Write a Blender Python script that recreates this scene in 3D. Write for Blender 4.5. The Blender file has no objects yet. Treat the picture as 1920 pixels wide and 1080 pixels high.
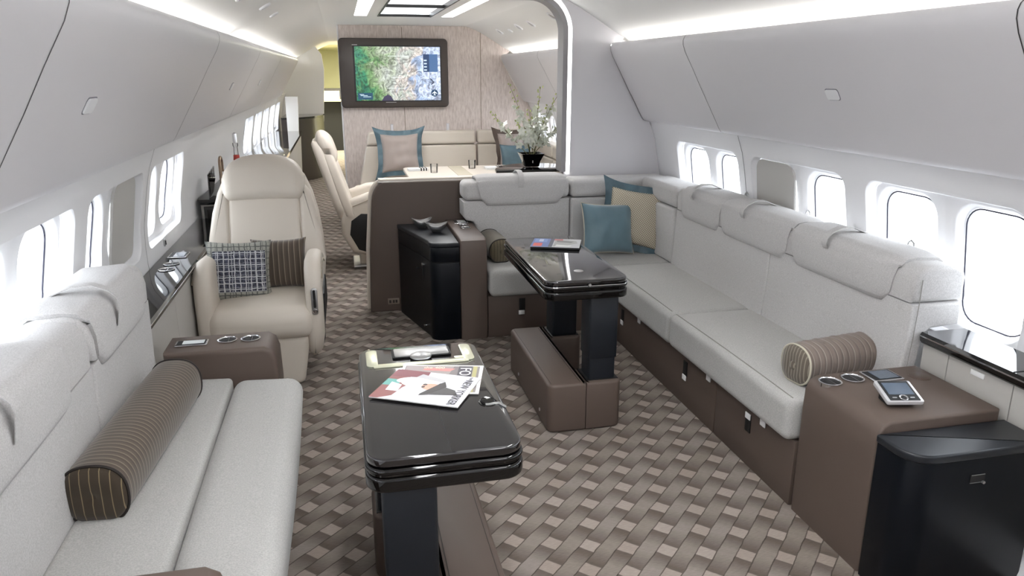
import bpy, bmesh, math, random
from mathutils import Vector, Matrix, noise as mnoise
random.seed(7)
sc = bpy.context.scene
COL = sc.collection
PI = math.pi
CX = 0.68            # cabin centre line
# ------------------------------------------------------------------ materials
def lin(c):
    return tuple(((v/255)/12.92 if v/255 <= .04045 else ((v/255+.055)/1.055)**2.4) for v in c)
def newmat(name):
    m = bpy.data.materials.new(name); m.use_nodes = True
    nt = m.node_tree
    return m, nt, nt.nodes['Principled BSDF']
def nd(nt, t, **k):
    n = nt.nodes.new(t)
    for a, v in k.items(): setattr(n, a, v)
    return n
def math_n(nt, op, a, b=None, c=None):
    n = nt.nodes.new('ShaderNodeMath'); n.operation = op
    for i, v in enumerate((a, b, c)):
        if v is None: continue
        if isinstance(v, (int, float)): n.inputs[i].default_value = v
        else: nt.links.new(v, n.inputs[i])
    return n.outputs[0]
def mixc(nt, fac, a, b):
    n = nt.nodes.new('ShaderNodeMix'); n.data_type = 'RGBA'
    for s, v in ((n.inputs[0], fac), (n.inputs[6], a), (n.inputs[7], b)):
        if isinstance(v, (int, float)): s.default_value = v
        elif isinstance(v, tuple): s.default_value = (*v, 1)
        else: nt.links.new(v, s)
    return n.outputs[2]
def mat(name, c, rough=.5, metal=0, spec=.5, coat=0, var=0, vscale=20, bump=0, bscale=400, sheen=0, c2=None):
    m, nt, b = newmat(name)
    col = lin(c)
    b.inputs['Base Color'].default_value = (*col, 1)
    b.inputs['Roughness'].default_value = rough
    b.inputs['Metallic'].default_value = metal
    b.inputs['Specular IOR Level'].default_value = spec
    b.inputs['Coat Weight'].default_value = coat
    b.inputs['Coat Roughness'].default_value = .04
    if sheen: b.inputs['Sheen Weight'].default_value = sheen
    tc = nd(nt, 'ShaderNodeTexCoord')
    if var:
        nz = nd(nt, 'ShaderNodeTexNoise'); nz.inputs['Scale'].default_value = vscale
        nz.inputs['Detail'].default_value = 4
        nt.links.new(tc.outputs['Object'], nz.inputs['Vector'])
        dark = lin(c2) if c2 else tuple(x*(1-var) for x in col)
        rmp = nd(nt, 'ShaderNodeMapRange'); rmp.inputs[1].default_value = .35; rmp.inputs[2].default_value = .65
        nt.links.new(nz.outputs[0], rmp.inputs[0])
        o = mixc(nt, rmp.outputs[0], dark, tuple(min(1, x*(1+var*.4)) for x in col))
        nt.links.new(o, b.inputs['Base Color'])
    if bump:
        n2 = nd(nt, 'ShaderNodeTexNoise'); n2.inputs['Scale'].default_value = bscale; n2.inputs['Detail'].default_value = 3
        nt.links.new(tc.outputs['Object'], n2.inputs['Vector'])
        bp = nd(nt, 'ShaderNodeBump'); bp.inputs['Strength'].default_value = bump; bp.inputs['Distance'].default_value = .002
        nt.links.new(n2.outputs[0], bp.inputs['Height']); nt.links.new(bp.outputs[0], b.inputs['Normal'])
    return m
def emis(name, c, s):
    m, nt, b = newmat(name)
    b.inputs['Base Color'].default_value = (.8, .8, .8, 1)
    b.inputs['Emission Color'].default_value = (*c, 1)
    b.inputs['Emission Strength'].default_value = s
    return m
M = {}
M['panel'] = mat('overhead panel grey', (226, 224, 227), .38, spec=.45)
M['wall'] = mat('sidewall pale grey', (248, 248, 250), .45, spec=.4)
M['ceil'] = mat('ceiling white', (246, 245, 242), .5, spec=.3)
M['bulk'] = mat('bulkhead grey', (220, 218, 221), .55, spec=.3)
M['seam'] = mat('seam dark', (60, 58, 58), .8)
M['fabric'] = mat('pale grey wool', (200, 198, 197), .95, spec=.15, var=.16, vscale=260, bump=.35, bscale=900, sheen=.2)
M['seatfab'] = mat('warm grey seat wool', (178, 177, 174), .95, spec=.15, var=.16, vscale=240, bump=.35, bscale=900, sheen=.15)
M['leather'] = mat('cream leather', (208, 199, 187), .42, spec=.4, bump=.08, bscale=500)
M['leather_seam'] = mat('cream seam', (150, 138, 122), .7)
M['taupe'] = mat('taupe leather', (86, 74, 67), .5, spec=.35, bump=.1, bscale=700)
M['taupe_dark'] = mat('taupe seam', (45, 38, 34), .7)
M['blackgloss'] = mat('black lacquer', (9, 8, 8), .05, spec=.5)
M['tabletop'] = mat('dark lacquer top', (20, 18, 19), .07, spec=.5, coat=1.0)
M['black'] = mat('black satin', (7, 11, 17), .34, spec=.2, bump=.04)
M['blacktop'] = mat('black leather top', (26, 29, 34), .35, spec=.4)
M['column'] = mat('black column', (15, 20, 27), .5, spec=.4)
M['chrome'] = mat('chrome', (220, 220, 222), .12, metal=1)
M['silver'] = mat('satin silver', (190, 190, 190), .35, metal=1)
M['champ'] = mat('champagne satin metal', (214, 214, 190), .3, metal=.6)
M['bronze'] = mat('bronze', (150, 130, 112), .25, metal=1)
M['white'] = mat('white label', (235, 235, 235), .5)
M['darkhole'] = mat('dark recess', (8, 8, 9), .6)
M['greydrawer'] = mat('grey drawer front', (186, 183, 178), .6, spec=.3)
M['blue'] = mat('steel blue silk', (98, 126, 138), .45, spec=.5, var=.12, vscale=8, sheen=.4)
M['bluedark'] = mat('slate blue silk', (78, 102, 113), .5, spec=.5, var=.2, vscale=10)
M['taupecush'] = mat('taupe satin', (158, 146, 140), .5, spec=.4, sheen=.3)
M['piping'] = mat('pale piping', (196, 190, 172), .6)
M['darkpipe'] = mat('dark brown piping', (30, 22, 18), .7)
M['wood'] = mat('pale wood', (190, 170, 130), .5)
M['screen_off'] = mat('dark glass screen', (70, 84, 100), .1, coat=.6)
M['screen_lcd'] = mat('pale lcd', (200, 205, 205), .3)
M['petal'] = mat('white petal', (240, 243, 232), .6)
M['bud'] = mat('green bud', (178, 186, 120), .6)
M['stem'] = mat('brown green stem', (110, 108, 70), .7)
M['red'] = mat('red label', (170, 50, 40), .5)
M['darkwood'] = mat('dark brown veneer', (58, 50, 46), .35, coat=.3)
M['runner'] = mat('beige runner', (172, 164, 146), .8)
M['yellowwall'] = mat('pale yellow wall', (206, 204, 168), .6)
M['cove'] = emis('cove lamp', (1, .995, .97), 5.5)
M['panellamp'] = emis('ceiling lamp', (.98, .985, 1), 25.0)
M['frameblack'] = mat('black light frame', (10, 10, 10), .4)
M['diffuser'] = emis('diffuser lamp', (.97, .98, 1), 1.1)
M['seamgrey'] = mat('pane rim grey', (120, 120, 128), .5)
M['rim'] = mat('pane rim dark', (66, 66, 78), .6, spec=.1)
M['shade'] = mat('window shade grey', (196, 194, 190), .5)
M['white_latch'] = mat('pale latch plastic', (240, 240, 242), .35)
M['archgrey'] = mat('arch frame grey', (150, 148, 150), .4)
M['edgelamp'] = emis('arch edge lamp', (1, 1, .98), 4.0)
def clear_mat(name, a=.08, k=.9):
    m, nt, b = newmat(name)
    nt.nodes.remove(b)
    tr = nd(nt, 'ShaderNodeBsdfTransparent'); gl = nd(nt, 'ShaderNodeBsdfGlossy'); gl.inputs['Roughness'].default_value = .02
    fr = nd(nt, 'ShaderNodeFresnel'); fr.inputs[0].default_value = 1.45
    mx = nd(nt, 'ShaderNodeMixShader')
    f = math_n(nt, 'MULTIPLY_ADD', fr.outputs[0], k, a)
    nt.links.new(f, mx.inputs[0]); nt.links.new(tr.outputs[0], mx.inputs[1]); nt.links.new(gl.outputs[0], mx.inputs[2])
    nt.links.new(mx.outputs[0], nt.nodes['Material Output'].inputs[0])
    return m
M['pane'] = clear_mat('window pane', .0, .2)
M['glass'] = clear_mat('drinking glass', .1)

def carpet():
    m, nt, b = newmat('woven basket carpet')
    b.inputs['Roughness'].default_value = .95; b.inputs['Specular IOR Level'].default_value = .1
    tc = nd(nt, 'ShaderNodeTexCoord'); sp = nd(nt, 'ShaderNodeSeparateXYZ')
    nt.links.new(tc.outputs['Object'], sp.inputs[0])
    w = .0636; k = 1/(math.sqrt(2)*w)
    x, y = sp.outputs[0], sp.outputs[1]
    U = math_n(nt, 'MULTIPLY', math_n(nt, 'ADD', x, y), k)
    V = math_n(nt, 'MULTIPLY', math_n(nt, 'SUBTRACT', x, y), k)
    wob = nd(nt, 'ShaderNodeTexNoise'); wob.inputs['Scale'].default_value = 14
    nt.links.new(tc.outputs['Object'], wob.inputs['Vector'])
    wv = math_n(nt, 'MULTIPLY_ADD', wob.outputs[0], .16, -.08)
    U = math_n(nt, 'ADD', U, wv); V = math_n(nt, 'ADD', V, wv)
    i = math_n(nt, 'FLOOR', U); j = math_n(nt, 'FLOOR', V)
    fv = math_n(nt, 'SUBTRACT', V, j)
    mm = math_n(nt, 'FLOORED_MODULO', math_n(nt, 'MULTIPLY_ADD', j, 2.0, i), 5.0)
    t = math_n(nt, 'ADD', mm, math_n(nt, 'SUBTRACT', U, i))
    tn = math_n(nt, 'DIVIDE', t, 5.0)
    r = nd(nt, 'ShaderNodeValToRGB'); nt.links.new(tn, r.inputs[0])
    cr = r.color_ramp
    L = (*lin((147, 137, 129)), 1); D = (*lin((92, 84, 78)), 1); MID = (*lin((129, 121, 114)), 1)
    cr.elements[0].position = 0; cr.elements[0].color = D
    cr.elements[1].position = 1; cr.elements[1].color = D
    for p, c in ((.012, L), (.185, L), (.2, D), (.24, (*lin((94, 86, 79)), 1)), (.55, MID), (.70, MID), (.93, (*lin((96, 88, 81)), 1))):
        e = cr.elements.new(p); e.color = c
    # per strip tint
    wn = nd(nt, 'ShaderNodeTexWhiteNoise', noise_dimensions='2D')
    cb = nd(nt, 'ShaderNodeCombineXYZ'); nt.links.new(math_n(nt, 'SUBTRACT', i, mm), cb.inputs[0]); nt.links.new(j, cb.inputs[1])
    nt.links.new(cb.outputs[0], wn.inputs['Vector'])
    tint = mixc(nt, wn.outputs[0], (.9, .88, .86), (1.06, 1.06, 1.08))
    mul = nd(nt, 'ShaderNodeMix', data_type='RGBA', blend_type='MULTIPLY'); mul.inputs[0].default_value = 1
    nt.links.new(r.outputs[0], mul.inputs[6]); nt.links.new(tint, mul.inputs[7])
    # edge line along strips
    e1 = math_n(nt, 'LESS_THAN', fv, .07)
    c2 = mixc(nt, math_n(nt, 'MULTIPLY', e1, .75), mul.outputs[2], lin((62, 55, 50)))
    # yarn streaks
    mp = nd(nt, 'ShaderNodeMapping'); mp.inputs['Rotation'].default_value = (0, 0, -PI/4); mp.inputs['Scale'].default_value = (14, 150, 1)
    nt.links.new(tc.outputs['Object'], mp.inputs[0])
    yn = nd(nt, 'ShaderNodeTexNoise'); yn.inputs['Scale'].default_value = 3; nt.links.new(mp.outputs[0], yn.inputs['Vector'])
    yr = nd(nt, 'ShaderNodeMapRange'); yr.inputs[1].default_value = .3; yr.inputs[2].default_value = .7; yr.inputs[3].default_value = .84; yr.inputs[4].default_value = 1.12
    nt.links.new(yn.outputs[0], yr.inputs[0])
    ml = nd(nt, 'ShaderNodeVectorMath', operation='SCALE'); nt.links.new(c2, ml.inputs[0]); nt.links.new(yr.outputs[0], ml.inputs['Scale'])
    nt.links.new(ml.outputs[0], b.inputs['Base Color'])
    bp = nd(nt, 'ShaderNodeBump'); bp.inputs['Strength'].default_value = .3; bp.inputs['Distance'].default_value = .003
    nt.links.new(yn.outputs[0], bp.inputs['Height']); nt.links.new(bp.outputs[0], b.inputs['Normal'])
    return m
M['carpet'] = carpet()

def stripes(name, base, line, axis, period, width=.14, c3=None):
    """thin woven stripes across one object axis"""
    m, nt, b = newmat(name)
    b.inputs['Roughness'].default_value = .7; b.inputs['Specular IOR Level'].default_value = .25; b.inputs['Sheen Weight'].default_value = .25
    tc = nd(nt, 'ShaderNodeTexCoord'); sp = nd(nt, 'ShaderNodeSeparateXYZ'); nt.links.new(tc.outputs['Object'], sp.inputs[0])
    t = math_n(nt, 'FRACT', math_n(nt, 'DIVIDE', sp.outputs[axis], period))
    s = math_n(nt, 'LESS_THAN', t, width)
    if c3:
        s2 = math_n(nt, 'GREATER_THAN', t, .55)
        bc = mixc(nt, s2, lin(base), lin(c3))
    else: bc = lin(base)
    o = mixc(nt, s, bc, lin(line)); nt.links.new(o, b.inputs['Base Color'])
    return m
M['bolster'] = stripes('brown striped bolster cloth', (84, 73, 63), (124, 114, 99), 0, .021, .16, (72, 62, 53))
M['bolster_end'] = stripes('brown bolster end cloth', (58, 48, 36), (126, 112, 86), 1, .026, .1)
M['bolster2'] = stripes('taupe striped bolster cloth', (118, 106, 98), (156, 146, 136), 0, .03, .14, (106, 94, 86))
M['bolster2_end'] = stripes('taupe bolster end cloth', (92, 84, 74), (132, 124, 112), 1, .016, .3)
M['bolster3'] = stripes('olive bolster cloth', (92, 84, 70), (108, 100, 86), 0, .02, .2)
M['bolster3_end'] = stripes('olive bolster end cloth', (84, 76, 60), (124, 114, 90), 1, .02, .14)
M['stripecush'] = stripes('brown striped cushion cloth', (84, 74, 64), (132, 122, 106), 0, .03, .15, (76, 66, 58))

def gridcloth():
    m, nt, b = newmat('navy grid tweed')
    b.inputs['Roughness'].default_value = .85
    tc = nd(nt, 'ShaderNodeTexCoord'); sp = nd(nt, 'ShaderNodeSeparateXYZ'); nt.links.new(tc.outputs['Object'], sp.inputs[0])
    nz = nd(nt, 'ShaderNodeTexNoise'); nz.inputs['Scale'].default_value = 30; nt.links.new(tc.outputs['Object'], nz.inputs['Vector'])
    dx = math_n(nt, 'MULTIPLY_ADD', nz.outputs[0], .012, -.006)
    X = math_n(nt, 'ADD', sp.outputs[0], dx); Z = math_n(nt, 'ADD', sp.outputs[2], dx)
    def ln(v, p, w):
        return math_n(nt, 'LESS_THAN', math_n(nt, 'FRACT', math_n(nt, 'DIVIDE', v, p)), w)
    a = ln(X, .029, .17); c = ln(Z, .034, .14); a2 = ln(X, .0417, .1); c2 = ln(Z, .023, .1)
    g = math_n(nt, 'MAXIMUM', math_n(nt, 'MAXIMUM', a, c), math_n(nt, 'MULTIPLY', math_n(nt, 'MAXIMUM', a2, c2), .6))
    n2 = nd(nt, 'ShaderNodeTexNoise'); n2.inputs['Scale'].default_value = 90; nt.links.new(tc.outputs['Object'], n2.inputs['Vector'])
    br = nd(nt, 'ShaderNodeMapRange'); br.inputs[1].default_value = .4; br.inputs[2].default_value = .6
    nt.links.new(n2.outputs[0], br.inputs[0])
    dk = mixc(nt, br.outputs[0], lin((40, 42, 54)), lin((74, 76, 92)))
    # borders are pale with darker threads
    az = math_n(nt, 'ABSOLUTE', sp.outputs[2]); ax = math_n(nt, 'ABSOLUTE', sp.outputs[0])
    edge = math_n(nt, 'MAXIMUM', math_n(nt, 'GREATER_THAN', az, .115), math_n(nt, 'GREATER_THAN', ax, .14))
    base = mixc(nt, edge, dk, lin((150, 150, 142)))
    ln_c = mixc(nt, edge, lin((190, 192, 194)), lin((84, 86, 84)))
    o = mixc(nt, g, base, ln_c); nt.links.new(o, b.inputs['Base Color'])
    return m
M['grid'] = gridcloth()
def lattice():
    m, nt, b = newmat('beige trellis weave')
    b.inputs['Roughness'].default_value = .7
    tc = nd(nt, 'ShaderNodeTexCoord'); sp = nd(nt, 'ShaderNodeSeparateXYZ'); nt.links.new(tc.outputs['Object'], sp.inputs[0])
    p = .0165
    A = math_n(nt, 'FRACT', math_n(nt, 'DIVIDE', math_n(nt, 'ADD', sp.outputs[0], sp.outputs[2]), p))
    Bv = math_n(nt, 'FRACT', math_n(nt, 'DIVIDE', math_n(nt, 'SUBTRACT', sp.outputs[0], sp.outputs[2]), p))
    s = math_n(nt, 'MAXIMUM', math_n(nt, 'LESS_THAN', A, .34), math_n(nt, 'LESS_THAN', Bv, .34))
    o = mixc(nt, s, lin((214, 208, 190)), lin((150, 138, 120))); nt.links.new(o, b.inputs['Base Color'])
    return m
M['lattice'] = lattice()
def wallcloth():
    m, nt, b = newmat('woven taupe wall covering')
    b.inputs['Roughness'].default_value = .8
    tc = nd(nt, 'ShaderNodeTexCoord'); mp = nd(nt, 'ShaderNodeMapping'); mp.inputs['Scale'].default_value = (26, 4, 5)
    nt.links.new(tc.outputs['Object'], mp.inputs[0])
    nz = nd(nt, 'ShaderNodeTexNoise'); nz.inputs['Scale'].default_value = 2.4; nz.inputs['Detail'].default_value = 6; nz.inputs['Roughness'].default_value = .65
    nt.links.new(mp.outputs[0], nz.inputs['Vector'])
    r = nd(nt, 'ShaderNodeValToRGB'); nt.links.new(nz.outputs[0], r.inputs[0])
    r.color_ramp.elements[0].position = .32; r.color_ramp.elements[0].color = (*lin((202, 188, 181)), 1)
    r.color_ramp.elements[1].position = .62; r.color_ramp.elements[1].color = (*lin((232, 221, 215)), 1)
    nt.links.new(r.outputs[0], b.inputs['Base Color'])
    return m
M['wallcloth'] = wallcloth()
def mapscreen():
    m, nt, b = newmat('aerial map picture')
    b.inputs['Base Color'].default_value = (.02, .02, .02, 1); b.inputs['Roughness'].default_value = .2
    tc = nd(nt, 'ShaderNodeTexCoord'); sp = nd(nt, 'ShaderNodeSeparateXYZ'); nt.links.new(tc.outputs['Object'], sp.inputs[0])
    nz = nd(nt, 'ShaderNodeTexNoise'); nz.inputs['Scale'].default_value = 5; nz.inputs['Detail'].default_value = 2; nz.inputs['Distortion'].default_value = 1.2
    nt.links.new(tc.outputs['Object'], nz.inputs['Vector'])
    # left-right blend: green -> pale rock -> lilac blue
    f = math_n(nt, 'ADD', math_n(nt, 'MULTIPLY', sp.outputs[0], 1.0), math_n(nt, 'MULTIPLY_ADD', nz.outputs[0], .8, .22))
    r = nd(nt, 'ShaderNodeValToRGB'); nt.links.new(f, r.inputs[0]); cr = r.color_ramp
    cr.elements[0].position = 0.0; cr.elements[0].color = (*lin((30, 96, 92)), 1)
    cr.elements[1].position = 1.0; cr.elements[1].color = (*lin((196, 208, 236)), 1)
    for p, c in ((.18, (44, 122, 84)), (.33, (112, 148, 96)), (.46, (168, 178, 156)), (.62, (186, 192, 186)), (.74, (200, 190, 182)), (.86, (150, 172, 206))):
        e = cr.elements.new(p); e.color = (*lin(c), 1)
    n3 = nd(nt, 'ShaderNodeTexNoise'); n3.inputs['Scale'].default_value = 13; n3.inputs['Detail'].default_value = 6; n3.inputs['Distortion'].default_value = 2.5
    nt.links.new(tc.outputs['Object'], n3.inputs['Vector'])
    br = nd(nt, 'ShaderNodeMapRange'); br.inputs[1].default_value = .36; br.inputs[2].default_value = .66; br.inputs[3].default_value = .35; br.inputs[4].default_value = 1.35
    nt.links.new(n3.outputs[0], br.inputs[0])
    ml = nd(nt, 'ShaderNodeVectorMath', operation='SCALE'); nt.links.new(r.outputs[0], ml.inputs[0]); nt.links.new(br.outputs[0], ml.inputs['Scale'])
    nt.links.new(ml.outputs[0], b.inputs['Emission Color']); b.inputs['Emission Strength'].default_value = .95
    return m
M['map'] = mapscreen()
def flat(c): 
    k = 'ink %d %d %d' % c
    if k not in M: M[k] = mat(k, c, .45)
    return M[k]
def lit(c, s=1.0):
    k = 'screen ink %d %d %d' % c
    if k not in M: M[k] = emis(k, lin(c), s); M[k].node_tree.nodes['Principled BSDF'].inputs['Base Color'].default_value = (.01, .01, .01, 1)
    return M[k]

# ------------------------------------------------------------------ mesh tools
class MB:
    def __init__(s): s.bm = bmesh.new()
    def _merge(s, t, mx=None, deform=None):
        if mx is not None: bmesh.ops.transform(t, matrix=mx, verts=t.verts)
        if deform:
            for v in t.verts: v.co = Vector(deform(v.co.copy()))
        me = bpy.data.meshes.new('tmp'); t.to_mesh(me); t.free(); s.bm.from_mesh(me); bpy.data.meshes.remove(me)
        return s
    def box(s, x0, x1, y0, y1, z0, z1, r=0, seg=2, mx=None, deform=None):
        t = bmesh.new(); bmesh.ops.create_cube(t, size=1)
        bmesh.ops.transform(t, matrix=Matrix.Translation(((x0+x1)/2, (y0+y1)/2, (z0+z1)/2)) @ Matrix.Diagonal((x1-x0, y1-y0, z1-z0, 1)), verts=t.verts)
        if r: bmesh.ops.bevel(t, geom=t.edges[:], offset=r, segments=seg, affect='EDGES', profile=.5)
        return s._merge(t, mx, deform)
    def soft(s, x0, x1, y0, y1, z0, z1, r=.03, crown=(0, 0, 0), mx=None, deform=None, n=8):
        """rounded cushion block; crown = bulge along each axis"""
        c = Vector(((x0+x1)/2, (y0+y1)/2, (z0+z1)/2)); h = [(x1-x0)/2, (y1-y0)/2, (z1-z0)/2]
        r = min(r, min(h)*.98)
        def ts(L):
            inner = L-r; k = 4
            a = [inner + r*i/k for i in range(k+1)]
            mid = [inner*(-1+2*i/n) for i in range(1, n)]
            return [-v for v in reversed(a)] + mid + a
        t = bmesh.new()
        for ax in range(3):
            a1, a2 = [(1, 2), (2, 0), (0, 1)][ax]
            T1, T2 = ts(h[a1]), ts(h[a2])
            for sg in (-1, 1):
                g = []
                for p in T1:
                    row = []
                    for q in T2:
                        P = [0, 0, 0]; P[ax] = sg*h[ax]; P[a1] = p; P[a2] = q
                        Q = [max(-(h[k]-r), min(h[k]-r, P[k])) for k in range(3)]
                        d = Vector(P)-Vector(Q); d = d.normalized()*r
                        R = Vector(Q)+d
                        for k in range(3):
                            if crown[k]:
                                o1, o2 = [(1, 2), (2, 0), (0, 1)][k]
                                f = (1-(R[o1]/h[o1])**2)*(1-(R[o2]/h[o2])**2)
                                R[k] += crown[k]*max(0, f)*(R[k]/h[k])
                        row.append(t.verts.new(R+c))
                    g.append(row)
                for i in range(len(T1)-1):
                    for j in range(len(T2)-1):
                        f = [g[i][j], g[i+1][j], g[i+1][j+1], g[i][j+1]]
                        t.faces.new(f if sg > 0 else f[::-1])
        bmesh.ops.remove_doubles(t, verts=t.verts, dist=1e-5)
        return s._merge(t, mx, deform)
    def prism(s, poly, a0, a1, axis='z', r=0, seg=2, mx=None, deform=None, cuts=0):
        """poly in (x,y) for z, (x,z) for y, (y,z) for x"""
        t = bmesh.new()
        def P(p, a): return {'z': (p[0], p[1], a), 'y': (p[0], a, p[1]), 'x': (a, p[0], p[1])}[axis]
        n = len(poly); lv = [a0+(a1-a0)*i/(cuts+1) for i in range(cuts+2)]
        rings = [[t.verts.new(P(p, a)) for p in poly] for a in lv]
        fs = [t.faces.new(rings[0]), t.faces.new(rings[-1][::-1])]
        for k in range(len(lv)-1):
            for i in range(n): t.faces.new((rings[k][i], rings[k+1][i], rings[k+1][(i+1) % n], rings[k][(i+1) % n]))
        bmesh.ops.recalc_face_normals(t, faces=t.faces)
        if r:
            es = set(e for f in fs for e in f.edges)
            bmesh.ops.bevel(t, geom=list(es), offset=r, segments=seg, affect='EDGES', profile=.5)
        return s._merge(t, mx, deform)
    def cyl(s, p0, p1, r0, r1=None, n=24, caps=True, r=0):
        p0, p1 = Vector(p0), Vector(p1); r1 = r0 if r1 is None else r1
        d = p1-p0; t = bmesh.new()
        bmesh.ops.create_cone(t, segments=n, radius1=r0, radius2=r1, depth=d.length, cap_ends=caps)
        if r:
            es = [e for e in t.edges if len(e.link_faces) == 2 and any(len(f.verts) > 4 for f in e.link_faces)]
            bmesh.ops.bevel(t, geom=es, offset=r, segments=3, affect='EDGES', profile=.5)
        return s._merge(t, Matrix.Translation((p0+p1)/2) @ d.to_track_quat('Z', 'Y').to_matrix().to_4x4())
    def tube(s, pts, r, n=8, closed=False):
        pts = [Vector(p) for p in pts]; t = bmesh.new(); rings = []
        N = len(pts)
        for i, p in enumerate(pts):
            a = pts[(i-1) % N] if (closed or i > 0) else p; b = pts[(i+1) % N] if (closed or i < N-1) else p
            d = (b-a).normalized(); q = d.to_track_quat('Z', 'Y')
            rr = r[i] if isinstance(r, (list, tuple)) else r
            rings.append([t.verts.new(p + q @ Vector((math.cos(2*PI*k/n)*rr, math.sin(2*PI*k/n)*rr, 0))) for k in range(n)])
        for i in range(N if closed else N-1):
            A, B = rings[i], rings[(i+1) % N]
            off = min(range(n), key=lambda o: (A[0].co-B[o].co).length)
            for k in range(n): t.faces.new((A[k], A[(k+1) % n], B[(k+1+off) % n], B[(k+off) % n]))
        if not closed: t.faces.new(rings[0][::-1]); t.faces.new(rings[-1])
        bmesh.ops.recalc_face_normals(t, faces=t.faces)
        return s._merge(t)
    def lathe(s, prof, c=(0, 0, 0), n=32, mx=None, deform=None):
        t = bmesh.new(); rings = []
        for (r, z) in prof:
            rings.append([t.verts.new((c[0]+math.cos(2*PI*k/n)*max(r, 1e-4), c[1]+math.sin(2*PI*k/n)*max(r, 1e-4), c[2]+z)) for k in range(n)])
        for a, b in zip(rings, rings[1:]):
            for k in range(n): t.faces.new((a[k], a[(k+1) % n], b[(k+1) % n], b[k]))
        bmesh.ops.remove_doubles(t, verts=t.verts, dist=2e-4)
        bmesh.ops.recalc_face_normals(t, faces=t.faces)
        return s._merge(t, mx, deform)
    def loft(s, loops, closed=True, cap0=False, cap1=False, flip=False):
        t = bmesh.new(); R = [[t.verts.new(p) for p in L] for L in loops]; n = len(loops[0])
        for a, b in zip(R, R[1:]):
            for k in range(n if closed else n-1):
                f = (a[k], a[(k+1) % n], b[(k+1) % n], b[k]); t.faces.new(f[::-1] if flip else f)
        if cap0: t.faces.new(R[0])
        if cap1: t.faces.new(R[-1])
        return s._merge(t)
    def build(s, name, m, parent=None, ang=40, loc=None, rot=None):
        me = bpy.data.meshes.new(name); s.bm.to_mesh(me); s.bm.free()
        me.polygons.foreach_set('use_smooth', [True]*len(me.polygons))
        me.set_sharp_from_angle(angle=math.radians(ang))
        me.materials.append(M[m] if isinstance(m, str) else m)
        o = bpy.data.objects.new(name, me); COL.objects.link(o)
        if parent is not None: o.parent = parent
        if loc: o.location = loc
        if rot: o.rotation_euler = rot
        return o
def rrect(x0, x1, y0, y1, r, n=6):
    out = []
    if not isinstance(r, (list, tuple)): r = [r]*4
    for (cx, cy, a, rr) in ((x1, y1, 0, r[0]), (x0, y1, 90, r[1]), (x0, y0, 180, r[2]), (x1, y0, 270, r[3])):
        sx = -1 if cx == x1 else 1; sy = -1 if cy == y1 else 1
        ox, oy = cx+sx*rr, cy+sy*rr
        for k in range(n+1):
            t = math.radians(a+90*k/n); out.append((ox+rr*math.cos(t), oy+rr*math.sin(t)))
    return out
def tag(o, label=None, cat=None, group=None, kind=None):
    if label: o['label'] = label
    if cat: o['category'] = cat
    if group: o['group'] = group
    if kind: o['kind'] = kind
    return o
def thing(name, label, cat, loc=(0, 0, 0), rz=0, group=None):
    o = bpy.data.objects.new(name, None); COL.objects.link(o); o.location = loc; o.rotation_euler = (0, 0, rz)
    o.empty_display_size = .1
    return tag(o, label, cat, group)
def struct(o, label=None, cat=None): return tag(o, label, cat, kind='structure')
def text(name, s, m, parent, size, mx, ext=.0006, sx=1.0, bold=0):
    cu = bpy.data.curves.new(name, 'FONT'); cu.body = s; cu.size = size; cu.extrude = ext; cu.align_x = 'CENTER'; cu.align_y = 'CENTER'; cu.offset = bold
    tmp = bpy.data.objects.new(name, cu); COL.objects.link(tmp)
    bpy.context.view_layer.update()
    me = bpy.data.meshes.new_from_object(tmp); bpy.data.objects.remove(tmp)
    o = bpy.data.objects.new(name, me); COL.objects.link(o); o.parent = parent
    me.materials.clear(); me.materials.append(M[m] if isinstance(m, str) else m)
    me.transform(mx @ Matrix.Diagonal((sx, 1, 1, 1)))
    return o
def dup(root, loc, rz, label, group=None):
    r = root.copy(); COL.objects.link(r); r.location = loc; r.rotation_euler = (0, 0, rz); r['label'] = label
    if group: r['group'] = group
    for ch in list(root.children):
        c = ch.copy(); COL.objects.link(c); c.parent = r
        for g in ch.children:
            d = g.copy(); COL.objects.link(d); d.parent = c
    return r

# ------------------------------------------------------------------ camera
cam = bpy.data.cameras.new('camera'); co = bpy.data.objects.new('camera', cam); COL.objects.link(co)
cam.sensor_width = 36; cam.lens = 1400/1920*36; cam.clip_start = .02
pitch = math.atan(405/1400); yaw = math.atan(326/math.hypot(1400, 405))
co.location = (0, 0, 1.7)
co.rotation_euler = (PI/2-pitch, 0, -yaw)
sc.camera = co

# ------------------------------------------------------------------ shell
YB, YE = -1.6, 16.0
WP = [(1.59, 1.345), (1.615, 1.28), (1.64, 1.21), (1.665, 1.08), (1.69, .95), (1.70, .8), (1.69, .65), (1.66, .5), (1.60, .3), (1.52, .12), (1.48, 0)]
def hw(z):
    for (a, za), (b, zb) in zip(WP, WP[1:]):
        if zb <= z <= za: return a+(b-a)*(za-z)/(za-zb)
    return WP[0][0] if z > WP[0][1] else WP[-1][0]
fl = MB().box(CX-1.75, CX+1.75, YB, 20.5, -.05, 0).build('floor', 'carpet'); struct(fl)

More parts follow.
